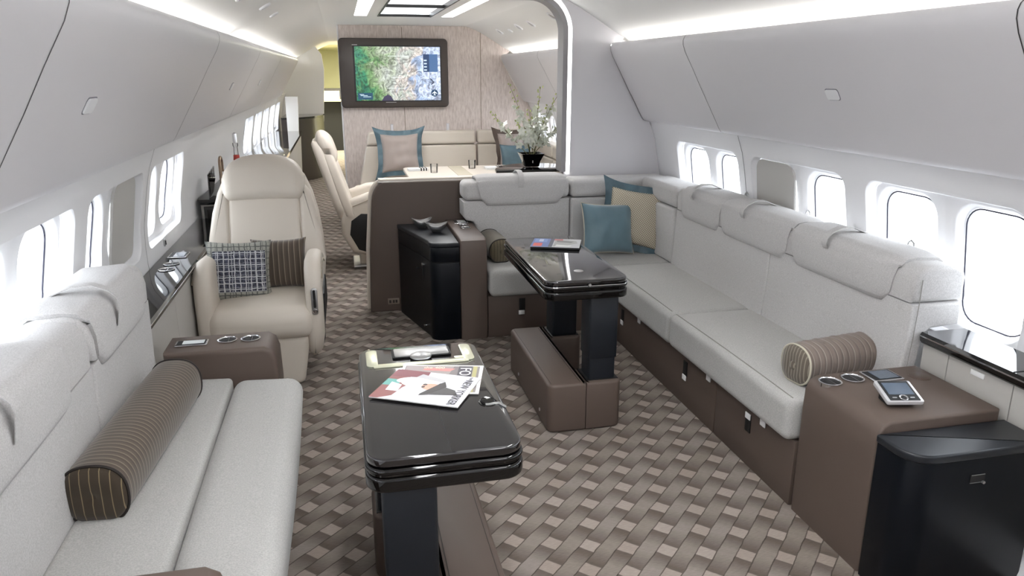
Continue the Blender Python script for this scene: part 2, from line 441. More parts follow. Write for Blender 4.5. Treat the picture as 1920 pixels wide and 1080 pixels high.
UNIT = 1.016
def dens(P, d=.035):
    out = []
    for a, b in zip(P, P[1:]+P[:1]):
        L = math.hypot(b[0]-a[0], b[1]-a[1]); k = max(1, int(L/d)+1)
        out += [(a[0]+(b[0]-a[0])*i/k, a[1]+(b[1]-a[1])*i/k) for i in range(k)]
    return out
def wall(side, z0, z1, units, name):
    """lower sidewall: panels with a rounded recess for each pair of windows"""
    sx = side
    mb = MB()
    def X(z, out=0): return CX + sx*(hw(z)+out)
    zt, zb = 1.345, .55
    ys = []
    for (ya, yb) in units:
        yc = (ya+yb)/2; p0, p1 = yc-UNIT/2, yc+UNIT/2
        ys.append((p0, p1))
        inner = dens(rrect(ya, yb, z0, z1, .075, 7))
        n = len(inner)
        # outer loop sampled by same angle
        outer = []
        for (y, z) in inner:
            dy, dz = y-yc, z-(z0+z1)/2
            HY = UNIT/2; 
            ty = HY/abs(dy) if abs(dy) > 1e-6 else 1e9
            tz = ((zt-(z0+z1)/2)/dz if dz > 0 else ((z0+z1)/2-zb)/(-dz)) if abs(dz) > 1e-6 else 1e9
            t = min(ty, tz); outer.append([yc+dy*t, (z0+z1)/2+dz*t])
        # snap the outer samples next to each corner onto the corner
        for (cy, cz) in ((p0, zb), (p0, zt), (p1, zb), (p1, zt)):
            k = min(range(n), key=lambda q: (outer[q][0]-cy)**2+(outer[q][1]-cz)**2); outer[k] = [cy, cz]
        loops = []
        for s in range(7):
            f = s/6; loops.append([(X(a[1]+(b[1]-a[1])*f), a[0]+(b[0]-a[0])*f, a[1]+(b[1]-a[1])*f) for a, b in zip(outer, inner)])
        # rounded lip into recess
        for (d, ins) in ((.004, .003), (.012, .006), (.045, .01)):
            loops.append([(X(z, d), yc+(y-yc)*(1-ins/.44), (z0+z1)/2+(z-(z0+z1)/2)*(1-ins/.3)) for (y, z) in inner])
        mb.loft(loops)
    ys.sort()
    # fill gaps between unit panels and the dado below
    spans = []; c = YB
    for a, b in ys:
        if a-c > .002: spans.append((c, a))
        c = b
    if YE-c > .01: spans.append((c, YE))
    for a, b in spans:
        zs = [zt-(zt-zb)*k/30 for k in range(31)]
        mb.loft([[(X(z, .003), a-.035, z) for z in zs], [(X(z, .003), b+.035, z) for z in zs]], closed=False)
    zs = [zb-zb*k/10 for k in range(11)]
    mb.loft([[(X(z), YB, z) for z in zs], [(X(z), YE, z) for z in zs]], closed=False)
    o = mb.build(name, 'wall', ang=35); struct(o)
    # fine vertical joints between the panels
    for a, b in ys:
        if round((b-4.07)/UNIT) % 2: continue
        jb = MB(); zz = [zt-.005-(zt-zb)*k/8 for k in range(9)]
        jb.loft([[(X(z, -.0012), b-.0022, z) for z in zz], [(X(z, -.0012), b+.0022, z) for z in zz]], closed=False)
        j = jb.build('panel_joint', 'seam', o)
    return o
unitsR = [(2.98+UNIT*k-.87, 2.98+UNIT*k) for k in range(-4, 7) if k != 3]
unitsL = [(2.96+UNIT*k-.87, 2.96+UNIT*k) for k in range(-4, 11) if k not in (3, 4, 5)]
wR = wall(1, .66, 1.235, unitsR, 'wall_right')
wL = wall(-1, .80, 1.235, unitsL, 'wall_left')

wn = 0
def window_unit(side, ya, yb, z0, z1, near, far):
    """recessed double window. near / far: 'open' or 'shade'"""
    global wn
    wn += 1
    sx = side; yc = (ya+yb)/2; zc = (z0+z1)/2
    root = bpy.data.objects.new('window_%d' % wn, None); COL.objects.link(root); root.location = (CX+sx*hw(zc), yc, zc); struct(root)
    root.empty_display_size = .1
    def L(x, y, z): return (x-root.location.x, y-root.location.y, z-root.location.z)
    def X(z, out): return CX+sx*(hw(z)+out)
    zA, zB = z0+.035, z1-.02
    ops = [(ya+.02, yc-.045, near), (yc+.045, yb-.02, far)]
    fr = MB(); n7 = 7
    for (a, b, st) in ops:
        cy = (a+b)/2
        lo, hi = (ya-.01, yc) if a < yc-.2 or b < yc else (yc, yb+.01)
        inner = dens(rrect(a, b, zA, zB, .1, n7)); n = len(inner); outer = []
        czz = (zA+zB)/2
        for (y, z) in inner:
            dy, dz = y-cy, z-czz
            ty = ((hi-cy)/dy if dy > 0 else (cy-lo)/(-dy)) if abs(dy) > 1e-6 else 1e9
            tz = ((z1+.01-czz)/dz if dz > 0 else (czz-z0+.01)/(-dz)) if abs(dz) > 1e-6 else 1e9
            t = min(ty, tz); outer.append([cy+dy*t, czz+dz*t])
        for (qy, qz) in ((lo, z0-.01), (lo, z1+.01), (hi, z0-.01), (hi, z1+.01)):
            k = min(range(n), key=lambda q: (outer[q][0]-qy)**2+(outer[q][1]-qz)**2); outer[k] = [qy, qz]
        loops = [[L(X(z, .045), y, z) for y, z in outer], [L(X(z, .047), y, z) for y, z in inner]]
        for (d, ins) in ((.055, .006), (.075, .014), (.09, .02), (.115, .028)):
            loops.append([L(X(z, d), cy+(y-cy)*(1-ins/.19), czz+(z-czz)*(1-ins/.24)) for y, z in inner])
        fr.loft(loops, flip=(sx < 0))
    fr.build('window_frame', 'wall', root, ang=50)
    for (a, b, st) in ops:
        cy = (a+b)/2; czz = (zA+zB)/2
        pb = MB(); rr = rrect(a+.02, b-.02, zA+.02, zB-.02, .09, n7)
        pb.loft([[L(X(z, .115), y, z) for y, z in rr], [L(X(z, .118), y, z) for y, z in rr]], cap0=True, cap1=True)
        p = pb.build('pane', 'pane', root)
        # scratch pane rim
        rb = MB(); rb.tube([L(X(z, .086), cy+(y-cy)*.875, czz+(z-czz)*.90) for y, z in rrect(a, b, zA, zB, .1, n7)], .003, 6, closed=True)
        rb.build('rim', 'rim', root)
        if st == 'shade':
            sb = MB(); rr = rrect(a+.0, b+.012, z0+.022, z1-.018, .07, n7)
            sb.loft([[L(X(z, .034), y, z) for y, z in rr], [L(X(z, .046), y, z) for y, z in rr]], cap0=True, cap1=True)
            sh = sb.build('shade', 'shade', root)
            MB().box(*[q for p_ in zip(L(X(czz, .026), cy+.06, czz+.02), L(X(czz, .036), cy+.12, czz+.032)) for q in sorted(p_)], r=.003).build('shade_handle', 'wall', sh).parent = sh
    return root
for k, (a, b) in enumerate(unitsR):
    st = ('open', 'open')
    if k == 5: st = ('open', 'shade')
    window_unit(1, a, b, .66, 1.235, *st)
for k, (a, b) in enumerate(unitsL):
    st = ('open', 'open')
    if k == 5: st = ('open', 'shade')
    window_unit(-1, a, b, .80, 1.235, *st)

# overhead bins
BINP = [(1.275, 1.905), (1.262, 1.893), (1.255, 1.875), (1.256, 1.85), (1.272, 1.81), (1.33, 1.71), (1.385, 1.61), (1.455, 1.49), (1.52, 1.375), (1.535, 1.356), (1.555, 1.348), (1.60, 1.346), (1.72, 1.35), (1.72, 1.88), (1.40, 1.88), (1.30, 1.885)]
def bin_(side, y0, y1, label, group, latch=None):
    t = thing('overhead_bin', label, 'overhead bin', (CX+side*1.5, (y0+y1)/2, 1.35), group=group)
    ox, oy, oz = t.location
    poly = [(CX+side*a-ox, z-oz) for a, z in BINP]
    MB().prism(poly, y0-oy+.002, y1-oy-.002, 'y', cuts=2).build('bin_panel', 'panel', t, ang=30)
    # joint line at the far end
    jl = MB(); P = [(CX+side*(a-.0015)-ox, z-oz) for a, z in BINP[:11]]
    jl.loft([[(x, y1-oy-.0045, z) for x, z in P], [(x, y1-oy, z) for x, z in P]], closed=False); jl.build('joint_line', 'seam', t)
    if latch:
        for ly in latch:
            # flush latch, tilted with the face
            a0, z0_ = 1.38, 1.62
            n = Vector((-side*.86, 0, -.5)).normalized(); upv = Vector((-side*.5, 0, .86)).normalized()
            c = Vector((CX+side*1.387-ox, ly-oy, 1.607-oz))
            mx = Matrix.Translation(c) @ Matrix((Vector((0, 1, 0)), upv, n)).transposed().to_4x4()
            MB().prism(rrect(-.042, .042, -.024, .024, .012), -.004, .006, 'z', r=.002, mx=mx).build('latch', 'white_latch', t)
            MB().prism(rrect(-.0455, .0455, -.0275, .0275, .014), -.003, .0012, 'z', mx=mx).build('latch_gap', 'seamgrey', t)
    return t
gR, gL = 'overhead bins on the right side', 'overhead bins on the left side'
bin_(1, -1.6, -.28, 'grey overhead bin panel on the right side, behind the viewer', gR)
bin_(1, -.28, 1.93, 'grey overhead bin panel at the far right edge above the right black-topped ledge', gR)
bin_(1, 1.93, 4.17, 'long grey overhead bin with one pale latch above the right sofa', gR, [2.93])
bin_(1, 4.17, 5.38, 'short grey overhead bin next to the bulkhead above the sofa corner', gR)
bin_(1, 5.5, 7.5, 'grey overhead bin just past the arch above the dining windows', gR, [6.6])
bin_(1, 7.5, 9.22, 'grey overhead bin touching the taupe screen wall', gR)
bin_(-1, -1.6, -.28, 'grey overhead bin panel on the left side, behind the viewer', gL)
bin_(-1, -.28, 1.95, 'grey overhead bin panel in the top left corner, nearest on the left', gL)
bin_(-1, 1.95, 4.2, 'grey overhead bin with a square pale latch above the left sofa', gL, [2.43])
bin_(-1, 4.2, 6.3, 'grey overhead bin above the cream recliner on the left', gL, [5.5])
bin_(-1, 6.3, 8.6, 'grey overhead bin on the left above the glossy credenza', gL, [7.4])
bin_(-1, 8.6, 11.98, 'farthest grey overhead bin on the left side of the aisle', gL)

# ceiling: cove panels curving up to a flat centre
CP = [(1.45, 1.885), (1.40, 1.92), (1.28, 1.985), (1.15, 2.065), (1.03, 2.135), (.93, 2.185), (.84, 2.215), (.80, 2.22)]
cb = MB()
for sd in (-1, 1):
    cb.loft([[(CX+sd*a, YB, z) for a, z in CP], [(CX+sd*a, YE, z) for a, z in CP]], closed=False)
    cb.loft([[(CX+sd*a, YB, z) for a, z in ((1.45, 1.885), (1.74, 1.90), (1.80, 1.80), (1.80, 1.32), (1.59, 1.34))], [(CX+sd*a, YE, z) for a, z in ((1.45, 1.885), (1.74, 1.90), (1.80, 1.80), (1.80, 1.32), (1.59, 1.34))]], closed=False)  # unseen outer skin added to block sky light leaking past the bins
# flat centre with light wells: x ranges (relative to CX) and y ranges left open for the lamps
wells = [(-1.3, .3), (1.0, 2.5), (5.56, 7.76), (9.8, 11.4)]  # only the dining lamp shows; the other wells are added for light
def flatc(xa, xb, ya, yb): cb.box(CX+xa, CX+xb, ya, yb, 2.22, 2.24)
# columns: margin | left strip | rib | centre panel | rib | right strip | margin
xs = [-.80, -.50, -.38, -.28, .24, .34, .46, .80]
prev = YB
for (a, b) in wells:
    flatc(-.80, .80, prev, a)
    flatc(xs[0], xs[1], a, b); flatc(xs[2], xs[3], a, b); flatc(xs[4], xs[5], a, b); flatc(xs[6], xs[7], a, b)
    prev = b
flatc(-.80, .80, prev, YE)
ceil = cb.build('ceiling', 'ceil', ang=30); struct(ceil)
names = {0: 'behind the viewer, unseen, added for light', 1: 'above the nearest table, unseen, added for light', 2: 'in front of the screen wall', 3: 'past the screen wall, added to light the partitions'}
for wi, (a, b) in enumerate(wells):
    t = thing('ceiling_light', 'white rectangular ceiling light with black frame and side strips ' + names[wi], 'ceiling light', (CX, (a+b)/2, 2.22), group='ceiling lights')
    h = (b-a)/2
    hs = MB()   # housing
    for (p, q) in ((xs[1], xs[2]), (xs[5], xs[6])):
        hs.box(p-.004, p, -h, h, .02, .10); hs.box(q, q+.004, -h, h, .02, .10); hs.box(p, q, h, h+.004, .02, .10); hs.box(p, q, -h-.004, -h, .02, .10)
    hs.build('housing', 'ceil', t)
    for (p, q) in ((xs[1], xs[2]), (xs[5], xs[6])):
        MB().box(p, q, -h, h, .085, .09).build('strip_lamp', 'panellamp', t)
    nb = 2
    fb = MB()
    fb.box(xs[3], xs[3]+.014, -h, h, -.006, .05); fb.box(xs[4]-.014, xs[4], -h, h, -.006, .05)
    for k in range(nb+1):
        yy = -h + 2*h*k/nb; y0_ = max(-h, yy-.012); fb.box(xs[3]+.014, xs[4]-.014, y0_, min(h, y0_+.024), -.004, .02)
    fb.build('frame', 'frameblack', t)
    for k in range(nb):
        ya, yb = -h+2*h*k/nb+.02, -h+2*h*(k+1)/nb-.01
        MB().box(xs[3]+.016, xs[4]-.016, ya, yb, .03, .035).build('diffuser', 'diffuser', t)
# cove lamps
for sd, nm in ((-1, 'left'), (1, 'right')):
    for (a, b) in ((YB, 5.36), (5.52, 9.2 if sd > 0 else 13.9)):
        t = thing('cove_light', 'long white cove light strip along the %s ceiling edge, %s' % (nm, 'lounge section' if a < 0 else 'dining section'), 'cove light', (CX+sd*1.36, (a+b)/2, 1.888), group='cove light strips')
        h = (b-a)/2
        MB().box(*sorted((sd*.008, sd*.013)), -h, h, .002, .026).build('lamp', 'cove', t)
        MB().box(-.03, .03, -h, h, -.004, -.001).build('housing', 'ceil', t)

# ends of the shell
struct(MB().box(CX-1.8, CX+1.8, YB-.05, YB, 0, 2.3).build('wall_back', 'bulk'))
struct(MB().box(CX-1.8, CX+1.8, 20.4, 20.45, 0, 2.3).build('wall_front', 'yellowwall'))

SEC = [(.80, 2.219), (.84, 2.214), (.93, 2.184), (1.03, 2.134), (1.15, 2.064), (1.25, 2.005), (1.262, 1.893), (1.255, 1.875), (1.256, 1.85), (1.272, 1.81), (1.33, 1.71), (1.385, 1.61), (1.455, 1.49), (1.52, 1.375), (1.535, 1.356), (1.585, 1.345)] + [(a, z) for a, z in WP[1:]]
SECC = [(.80, 2.219), (.84, 2.214), (.93, 2.184), (1.03, 2.134), (1.15, 2.064), (1.28, 1.984), (1.36, 1.94), (1.31, 1.90)] + SEC[6:]

# grey bulkhead with the lit arch edge
bk = MB()
arch = []
XA, YK = 1.60, 5.39
AR = .24
for k in range(13):
    t = PI/2*k/12; arch.append((XA-AR+AR*math.cos(t), 1.975+AR*math.sin(t)))
out = [(XA, 0.0)] + arch + [(CX, 2.21), (CX, 2.219)] + [(CX+a, z) for a, z in SECC]
bk.prism(out, YK, YK+.10, 'y')
bw = bk.build('wall_bulkhead', 'bulk', ang=30); struct(bw)
def band(pts, d0, d1, y0, y1, name, m, parent=None):
    """strip following the arch: offset outward from d0 to d1"""
    P = [Vector((x, z)) for x, z in pts]; out_ = []
    L0, L1 = [], []
    for i, p in enumerate(P):
        a = P[max(0, i-1)]; b = P[min(len(P)-1, i+1)]; d = (b-a).normalized(); nrm = Vector((d.y, -d.x))
        L0.append(p+nrm*d0); L1.append(p+nrm*d1)
    mb = MB()
    mb.loft([[(p.x, y0, p.y) for p in L0], [(p.x, y0, p.y) for p in L1], [(p.x, y1, p.y) for p in L1], [(p.x, y1, p.y) for p in L0], [(p.x, y0, p.y) for p in L0]], closed=False)
    return mb.build(name, m, parent)
archline = [(XA, .985)] + [(XA, 1.2), (XA, 1.6)] + arch + [(CX, 2.21)]
ar = thing('arch_trim', 'grey arched frame with a bright light strip at the edge of the bulkhead', 'arch', (XA, YK, .98))
for nm, m, d0, d1, y0, y1 in (('arch_frame', 'archgrey', -.024, .012, -.02, .125), ('light_strip', 'edgelamp', .014, .040, -.014, -.002), ('outer_frame', 'bulk', .042, .052, -.016, -.001)):
    b_ = band([(x-XA, z-.98) for x, z in archline], d0, d1, y0, y1, nm, m, ar)

# taupe screen wall
tw = MB(); YT = 9.25
poly = [(.03, 0), (.03, 2.219)] + [(CX+a, z) for a, z in SECC]
tw.prism(poly, YT, YT+.25, 'y')
t_w = tw.build('wall_screen', 'wallcloth'); struct(t_w)
MB().box(.012, .03, YT+.002, YT+.26, 0, 2.218, r=.006).build('wall_edge', 'panel', t_w)
for x in (.75, 1.68):
    MB().box(x-.004, x+.004, YT-.002, YT, .0, 2.2).build('wall_seam', 'leather_seam', t_w)
# bright lit return at the left of the screen wall
# left partitions beyond the credenza
pt = MB().prism([(-.80, 0), (-.80, 1.345), (-.62, 1.345), (-.62, 1.2), (-.66, .5), (-.66, 0)], 11.98, 12.1, 'y')
struct(pt.build('wall_partition', 'ceil'))
pl = [(CX-1.7, 0), (CX-1.7, 2.2), (-.42, 2.2), (-.27, 2.0), (-.24, 1.75), (-.27, 1.3), (-.33, .4), (-.36, 0)]
struct(MB().prism(pl, 14.0, 14.15, 'y').build('wall_aft', 'ceil'))
struct(MB().box(.9, CX+1.8, 14.0, 14.1, 0, 2.3).build('wall_galley', 'yellowwall'))
# shell over the far passage
struct(MB().box(CX-1.8, CX+1.8, 16.0, 20.4, 2.22, 2.26).build('ceiling_passage', 'yellowwall'))
struct(MB().box(CX-1.8, CX-1.75, 16.0, 20.4, 0, 2.26).build('wall_passage_left', 'yellowwall'))
struct(MB().box(CX+1.75, CX+1.8, 16.0, 20.4, 0, 2.26).build('wall_passage_right', 'yellowwall'))
t = thing('dark_cabinet', 'dark brown cabinet with a curved front at the far end of the left side', 'cabinet', (-.62, 12.8, 0))
MB().prism([(-.3, -.3), (-.05, -.3), (.16, 0), (.30, .4), (.33, .8), (-.3, .8)], 0, .98, 'z').build('body', 'darkwood', t)
MB().prism([(-.3, -.31), (-.04, -.31), (.17, -.01), (.31, .39), (.34, .8), (-.3, .8)], .985, 1.01, 'z').build('top', 'blackgloss', t)
t = thing('galley_cabinet', 'dark galley cabinet with a pale shelf and box seen through the far doorway', 'cabinet', (.0, 17.5, 0))
MB().box(-.6, .9, 0, .4, 0, 1.35).build('body', 'darkhole', t)
MB().box(-.6, .25, -.25, -.02, 1.08, 1.12).build('shelf', 'wood', t)
MB().box(-.6, .0, -.12, -.005, 1.12, 1.30).build('box_front', 'wood', t)
pl_ = bpy.data.lights.new('passage_lamp', 'AREA'); pl_.energy = 220; pl_.size = 1.2; pl_.color = (1, .95, .75)
po = bpy.data.objects.new('passage_lamp', pl_); COL.objects.link(po); po.location = (.2, 16.6, 2.2)

# ------------------------------------------------------------------ ceiling vents
def vent(side, y, a, z, s, lab):
    """small oval reading light / air nozzle on the curved ceiling panel"""
    n = Vector((-side*.5, 0, -.866)); u = Vector((0, 1, 0)); v = n.cross(u)
    c = Vector((CX+side*a, y, z))
    t = thing('reading_light', lab, 'reading light', c)
    mx = Matrix((v, u, n)).transposed().to_4x4() @ Matrix.Diagonal((1.0, 1.0, 1, 1))
    MB().lathe([(s, -.002), (s, .006), (s*.86, .010), (s*.72, .008), (s*.70, -.002)], n=32, mx=mx).build('bezel', 'wall', t)
    MB().lathe([(0, .004), (s*.45, .006), (s*.69, .003), (s*.69, -.002), (0, -.002)], n=24, mx=mx).build('lens', 'silver', t)
def zc_(a):
    for (p, z0), (q, z1) in zip(CP, CP[1:]):
        if q <= a <= p: return z0+(z1-z0)*(p-a)/(p-q)
    return 2.2
for (y, a, s, l) in ((4.35, 1.01, .05, 'large oval ceiling light nearest the bulkhead on the right'), (4.12, 1.03, .032, 'small oval ceiling nozzle between two large lights on the right'), (3.92, 1.01, .055, 'large oval ceiling light right of the small nozzle'), (3.42, 1.06, .05, 'oval ceiling light by itself at the top edge on the right')):
    vent(1, y, a, zc_(a)-.002, s, l)
for (y, a, s, l) in ((4.3, 1.13, .05, 'nearest oval ceiling light on the left, cut by the top edge'), (5.15, 1.1, .04, 'second oval ceiling light from the viewer on the left'), (5.85, 1.1, .035, 'third oval ceiling light from the viewer on the left')):
    vent(-1, y, a, zc_(a)-.002, s, l)
for (y, a, s, l) in ((8.35, 1.05, .05, 'farthest oval ceiling light beyond the arch near the screen wall'), (7.9, 1.07, .03, 'small ceiling nozzle second from the screen wall beyond the arch'), (7.45, 1.05, .05, 'third ceiling light from the screen wall beyond the arch'), (6.95, 1.05, .05, 'fourth ceiling light from the screen wall beyond the arch'), (6.15, 1.03, .055, 'ceiling light nearest the arch, beyond it')):
    vent(1, y, a, zc_(a)-.002, s, l)

# ================================================================== FURNITURE
def R(ax, d): return Matrix.Rotation(math.radians(d), 4, ax)
def T(x, y, z): return Matrix.Translation((x, y, z))

# ---- right sectional sofa -----------------------------------------------------
sofa = thing('sectional_sofa', 'long pale grey corner sofa on a taupe base along the right wall', 'sofa', (1.9, 3.7, 0))
def SO(name, mb, m, ang=40):
    o = mb.build(name, m, None, ang)
    o.data.transform(T(-1.9, -3.7, 0)); o.parent = sofa; return o
# bases
for (a, b) in ((2.372, 3.02), (3.026, 4.60)):
    SO('base_panel', MB().box(1.685, 2.15, a, b, 0, .285, r=.004), 'taupe')
SO('base_panel', MB().box(.872, 1.685, 4.61, 5.10, 0, .285, r=.004), 'taupe')
SO('plinth', MB().box(1.70, 2.14, 2.38, 5.1, .0, .012), 'taupe_dark')
# seat cushions
def front_dip(y): return 0
SO('seat_cushion', MB().soft(1.64, 2.135, 2.375, 3.505, .285, .465, r=.035, crown=(0, 0, .008), n=8), 'seatfab')
SO('seat_cushion', MB().soft(1.64, 2.135, 3.51, 4.56, .285, .465, r=.035, crown=(0, 0, .008), n=8), 'seatfab')
SO('seat_cushion', MB().soft(1.645, 2.135, 4.565, 5.11, .285, .462, r=.03, crown=(0, 0, .005), n=6), 'seatfab')
SO('seat_cushion', MB().soft(.88, 1.64, 4.575, 5.11, .285, .465, r=.035, crown=(0, 0, .008), n=6), 'seatfab')
# stitched welt lines on seats
def welt(pts, parent=None, m='weltgrey', r=.0022): return SO('welt', MB().tube(pts, r, 6), m)
M['weltgrey'] = mat('welt grey', (150, 148, 142), .9)
for (a, b) in ((2.40, 3.48), (3.535, 4.55)):
    welt([(1.672, a+(b-a)*k/8, .4665+.004*math.sin(PI*k/8)) for k in range(9)])
# backrests on the wall side
def backpoly(z0, z1, top=False):
    if top: return [(2.122, .835), (2.118, .90), (2.125, .945), (2.15, .972), (2.19, .98), (2.30, .975), (2.34, .96), (2.352, .93), (2.352, .835)]
    return [(2.10, .46), (2.112, .60), (2.122, .83), (2.352, .83), (2.352, .735), (2.225, .725), (2.195, .70), (2.185, .60), (2.175, .47)]
for (a, b) in ((2.36, 3.375), (3.38, 4.52)):
    SO('backrest', MB().prism(backpoly(0, 0), a, b, 'y', r=.014, seg=3, cuts=3), 'fabric', 50)
    SO('back_top', MB().prism(backpoly(0, 0, True), a, b, 'y', r=.02, seg=4, cuts=3), 'fabric', 50)
SO('welt', MB().tube([(2.134, 2.362, .50), (2.146, 2.358, .70), (2.15, 2.358, .83), (2.15, 2.358, .93)], .0016, 6), 'weltgrey')
# corner
SO('corner_back', MB().soft(1.575, 2.20, 5.10, 5.308, .46, .83, r=.02), 'fabric')
SO('corner_top', MB().soft(1.575, 2.33, 5.095, 5.308, .835, .965, r=.035), 'fabric')
SO('corner_back', MB().soft(2.105, 2.35, 4.525, 5.10, .46, .83, r=.02), 'fabric')
SO('corner_top', MB().soft(2.11, 2.352, 4.525, 5.12, .835, .972, r=.035), 'fabric')
# back run along the divider
SO('backrest', MB().prism([(.795, .83), (.795, .725), (.815, .70), (.865, .685), (.88, .66), (.88, .45), (1.57, .45), (1.57, .83)], 5.11, 5.305, 'y', r=.016, seg=3), 'fabric')
SO('back_top', MB().soft(.795, 1.57, 5.105, 5.305, .835, .968, r=.04), 'fabric')
# headrest flaps -------------------------------------------------
def flap(L, wtop, wbot, name='headrest'):
    """flap running along local X, hanging towards -Y, folded over the top to +Y; origin top front"""
    prof = [(-.005, -.17), (-.018, -.15), (-.022, -.06), (-.012, -.005), (.02, .026), (.08, .034), (.18, .030), (.205, .012)]
    inner = [(.0, -.165), (.0, -.06), (.008, -.01), (.03, .006), (.08, .010), (.18, .008), (.20, .0)]
    mb = MB(); t = bmesh.new(); nx = 20
    prof2 = []
    for a, b in zip(prof, prof[1:]):
        for k in range(3): prof2.append((a[0]+(b[0]-a[0])*k/3, a[1]+(b[1]-a[1])*k/3))
    prof2.append(prof[-1])
    loopsO = []
    for i in range(nx+1):
        u = -1+2*i/nx
        row = []
        for j, (y, z) in enumerate(prof2):
            s_ = j/(len(prof2)-1)
            f = max(0, min(1, (z+.17)/.17)); half = wbot+(wtop-wbot)*f
            x = u*half
            # round bottom corners
            zz = z
            if z < -.12:
                k = max(0, abs(u)-.88)/.12; zz = z + .035*k*k*(1-(z+.17)/.05)
            edge = 1-abs(u)**10
            yy = y + (1-edge)*.016*(1 if s_ < .6 else 0) ; zz = zz-(1-edge)*.014*(0 if s_ < .45 else 1)
            row.append((x, yy, zz))
        loopsO.append(row)
    back = [[(x*.985, y+.014*(1 if z < -.005 else 0), z-.014*(0 if z < -.005 else 1)) for x, y, z in row] for row in loopsO]
    for g, fl_ in ((loopsO, False), (back, True)):
        vs = [[t.verts.new(p) for p in row] for row in g]
        for i in range(nx):
            for j in range(len(prof2)-1):
                f = (vs[i][j], vs[i+1][j], vs[i+1][j+1], vs[i][j+1]); t.faces.new(f[::-1] if fl_ else f)
        if not fl_: V0 = vs
        else: V1 = vs
    ring0 = V0[0]+[r[-1] for r in V0[1:]]+V0[-1][:-1][::-1]+[r[0] for r in V0[1:-1]][::-1]
    ring1 = V1[0]+[r[-1] for r in V1[1:]]+V1[-1][:-1][::-1]+[r[0] for r in V1[1:-1]][::-1]
    for k in range(len(ring0)): t.faces.new((ring0[k], ring0[(k+1) % len(ring0)], ring1[(k+1) % len(ring0)], ring1[k]))
    bmesh.ops.recalc_face_normals(t, faces=t.faces)
    mb._merge(t); return mb
def put(mb, mx): bmesh.ops.transform(mb.bm, matrix=mx, verts=mb.bm.verts); return mb
def strap_mb(rise=.016, L=.13):
    """leather pull strap lying over the top of a headrest"""
    pts = [(-.014, -L*.55), (-.026, -.02), (-.020, .008), (.0, .030), (.05, .044+rise*.5), (.11, .042+rise*.5), (.16, .030), (.20, .012)]
    mb = MB(); w = .019
    A, B_, C_, D = [], [], [], []
    for (y, z) in pts:
        A.append((-w, y, z)); B_.append((w, y, z)); C_.append((w, y+.003 if z < 0 else y, z-.004)); D.append((-w, y+.003 if z < 0 else y, z-.004))
    mb.loft([A, B_, C_, D, A], closed=False); return mb
# headrests on the right run: local +X -> world -Y.., face -Y -> world -X
def RM(yc, x=2.118, z=.972): return T(x, yc, z) @ R('Z', -90)
for (yc, wt, wb) in ((2.83, .37, .335), (3.565, .355, .325), (4.18, .27, .245)):
    h = SO('headrest', put(flap(1, wt, wb), RM(yc)), 'fabric', 60)
    s_ = SO('strap', put(strap_mb(L=.07), RM(yc+.06, 2.104, .982)), 'fabric', 60)
    SO('ring', MB().tube([(2.31, yc-.22, .985), (2.31, yc-.215, 1.01), (2.31, yc-.20, 1.02), (2.31, yc-.185, 1.01), (2.31, yc-.18, .985)], .004, 6), 'silver')
SO('headrest', put(flap(1, .325, .285), T(1.215, 5.098, .972)), 'fabric', 60)
SO('strap', put(strap_mb(L=.10), T(1.20, 5.084, .982)), 'fabric', 60)
# small white tags and black sockets on the base
for (y, k) in ((4.28, 1), (4.0, 0), (3.36, 1), (3.10, 0), (2.72, 2), (2.60, 0)):
    if k: SO('socket', MB().box(1.681, 1.686, y-.022, y+.022, .165 if k == 1 else .16, .245, r=.001), 'darkhole')
    zt_ = .17 if k == 1 else (.25 if k == 2 else .272)
    SO('tag', MB().box(1.677, 1.682, y-.02, y+.02, zt_-.028, zt_, r=.001), 'white')
SO('socket', MB().box(1.08, 1.12, 4.604, 4.609, .17, .26, r=.001), 'darkhole')
SO('tag', MB().box(1.075, 1.115, 4.598, 4.605, .15, .178, r=.001), 'white')

# ---- left sofa ----------------------------------------------------------------
ls = thing('sofa', 'pale grey three-seat sofa along the left wall with a single long bolster', 'sofa', (-.55, 2.3, 0))
def LS(name, mb, m, ang=40):
    o = mb.build(name, m, None, ang); o.data.transform(T(.55, -2.3, 0)); o.parent = ls; return o
def ldef(v):
    # front edge leans in towards the floor, seat rises a little to the back
    if v.z < .42 and v.x > -.45: v.x -= (.42-v.z)*.12
    v.z += max(0, (-.24-v.x))*.04*(1 if v.z > .35 else 0)
    return v
LS('seat_cushion', MB().soft(-.80, -.502, 1.625, 3.055, .30, .475, r=.018, crown=(0, 0, .006), deform=ldef), 'seatfab')
LS('seat_cushion', MB().soft(-.498, -.225, 1.625, 3.055, .20, .475, r=.055, crown=(.012, 0, .004), deform=ldef), 'seatfab')
LS('base_panel', MB().box(-.82, -.30, 1.64, 3.05, 0, .26, r=.006), 'taupe')
LS('welt', MB().tube([(-.285, 1.64+1.39*k/10, .4775-.004*abs(k-5)/5) for k in range(11)], .0018, 6), 'weltgrey')
mxm = Matrix.Translation((2*CX, 0, 0)) @ Matrix.Diagonal((-1, 1, 1, 1))
def mirror(mb):
    bmesh.ops.transform(mb.bm, matrix=mxm, verts=mb.bm.verts); bmesh.ops.reverse_faces(mb.bm, faces=mb.bm.faces); return mb
bp_l = [(2.155, .46), (2.158, .60), (2.152, .83), (2.352, .83), (2.352, .735), (2.24, .725), (2.235, .70), (2.235, .47)]
bp_t = [(2.152, .835), (2.15, .90), (2.158, .945), (2.18, .975), (2.22, .985), (2.30, .98), (2.34, .965), (2.352, .93), (2.352, .835)]
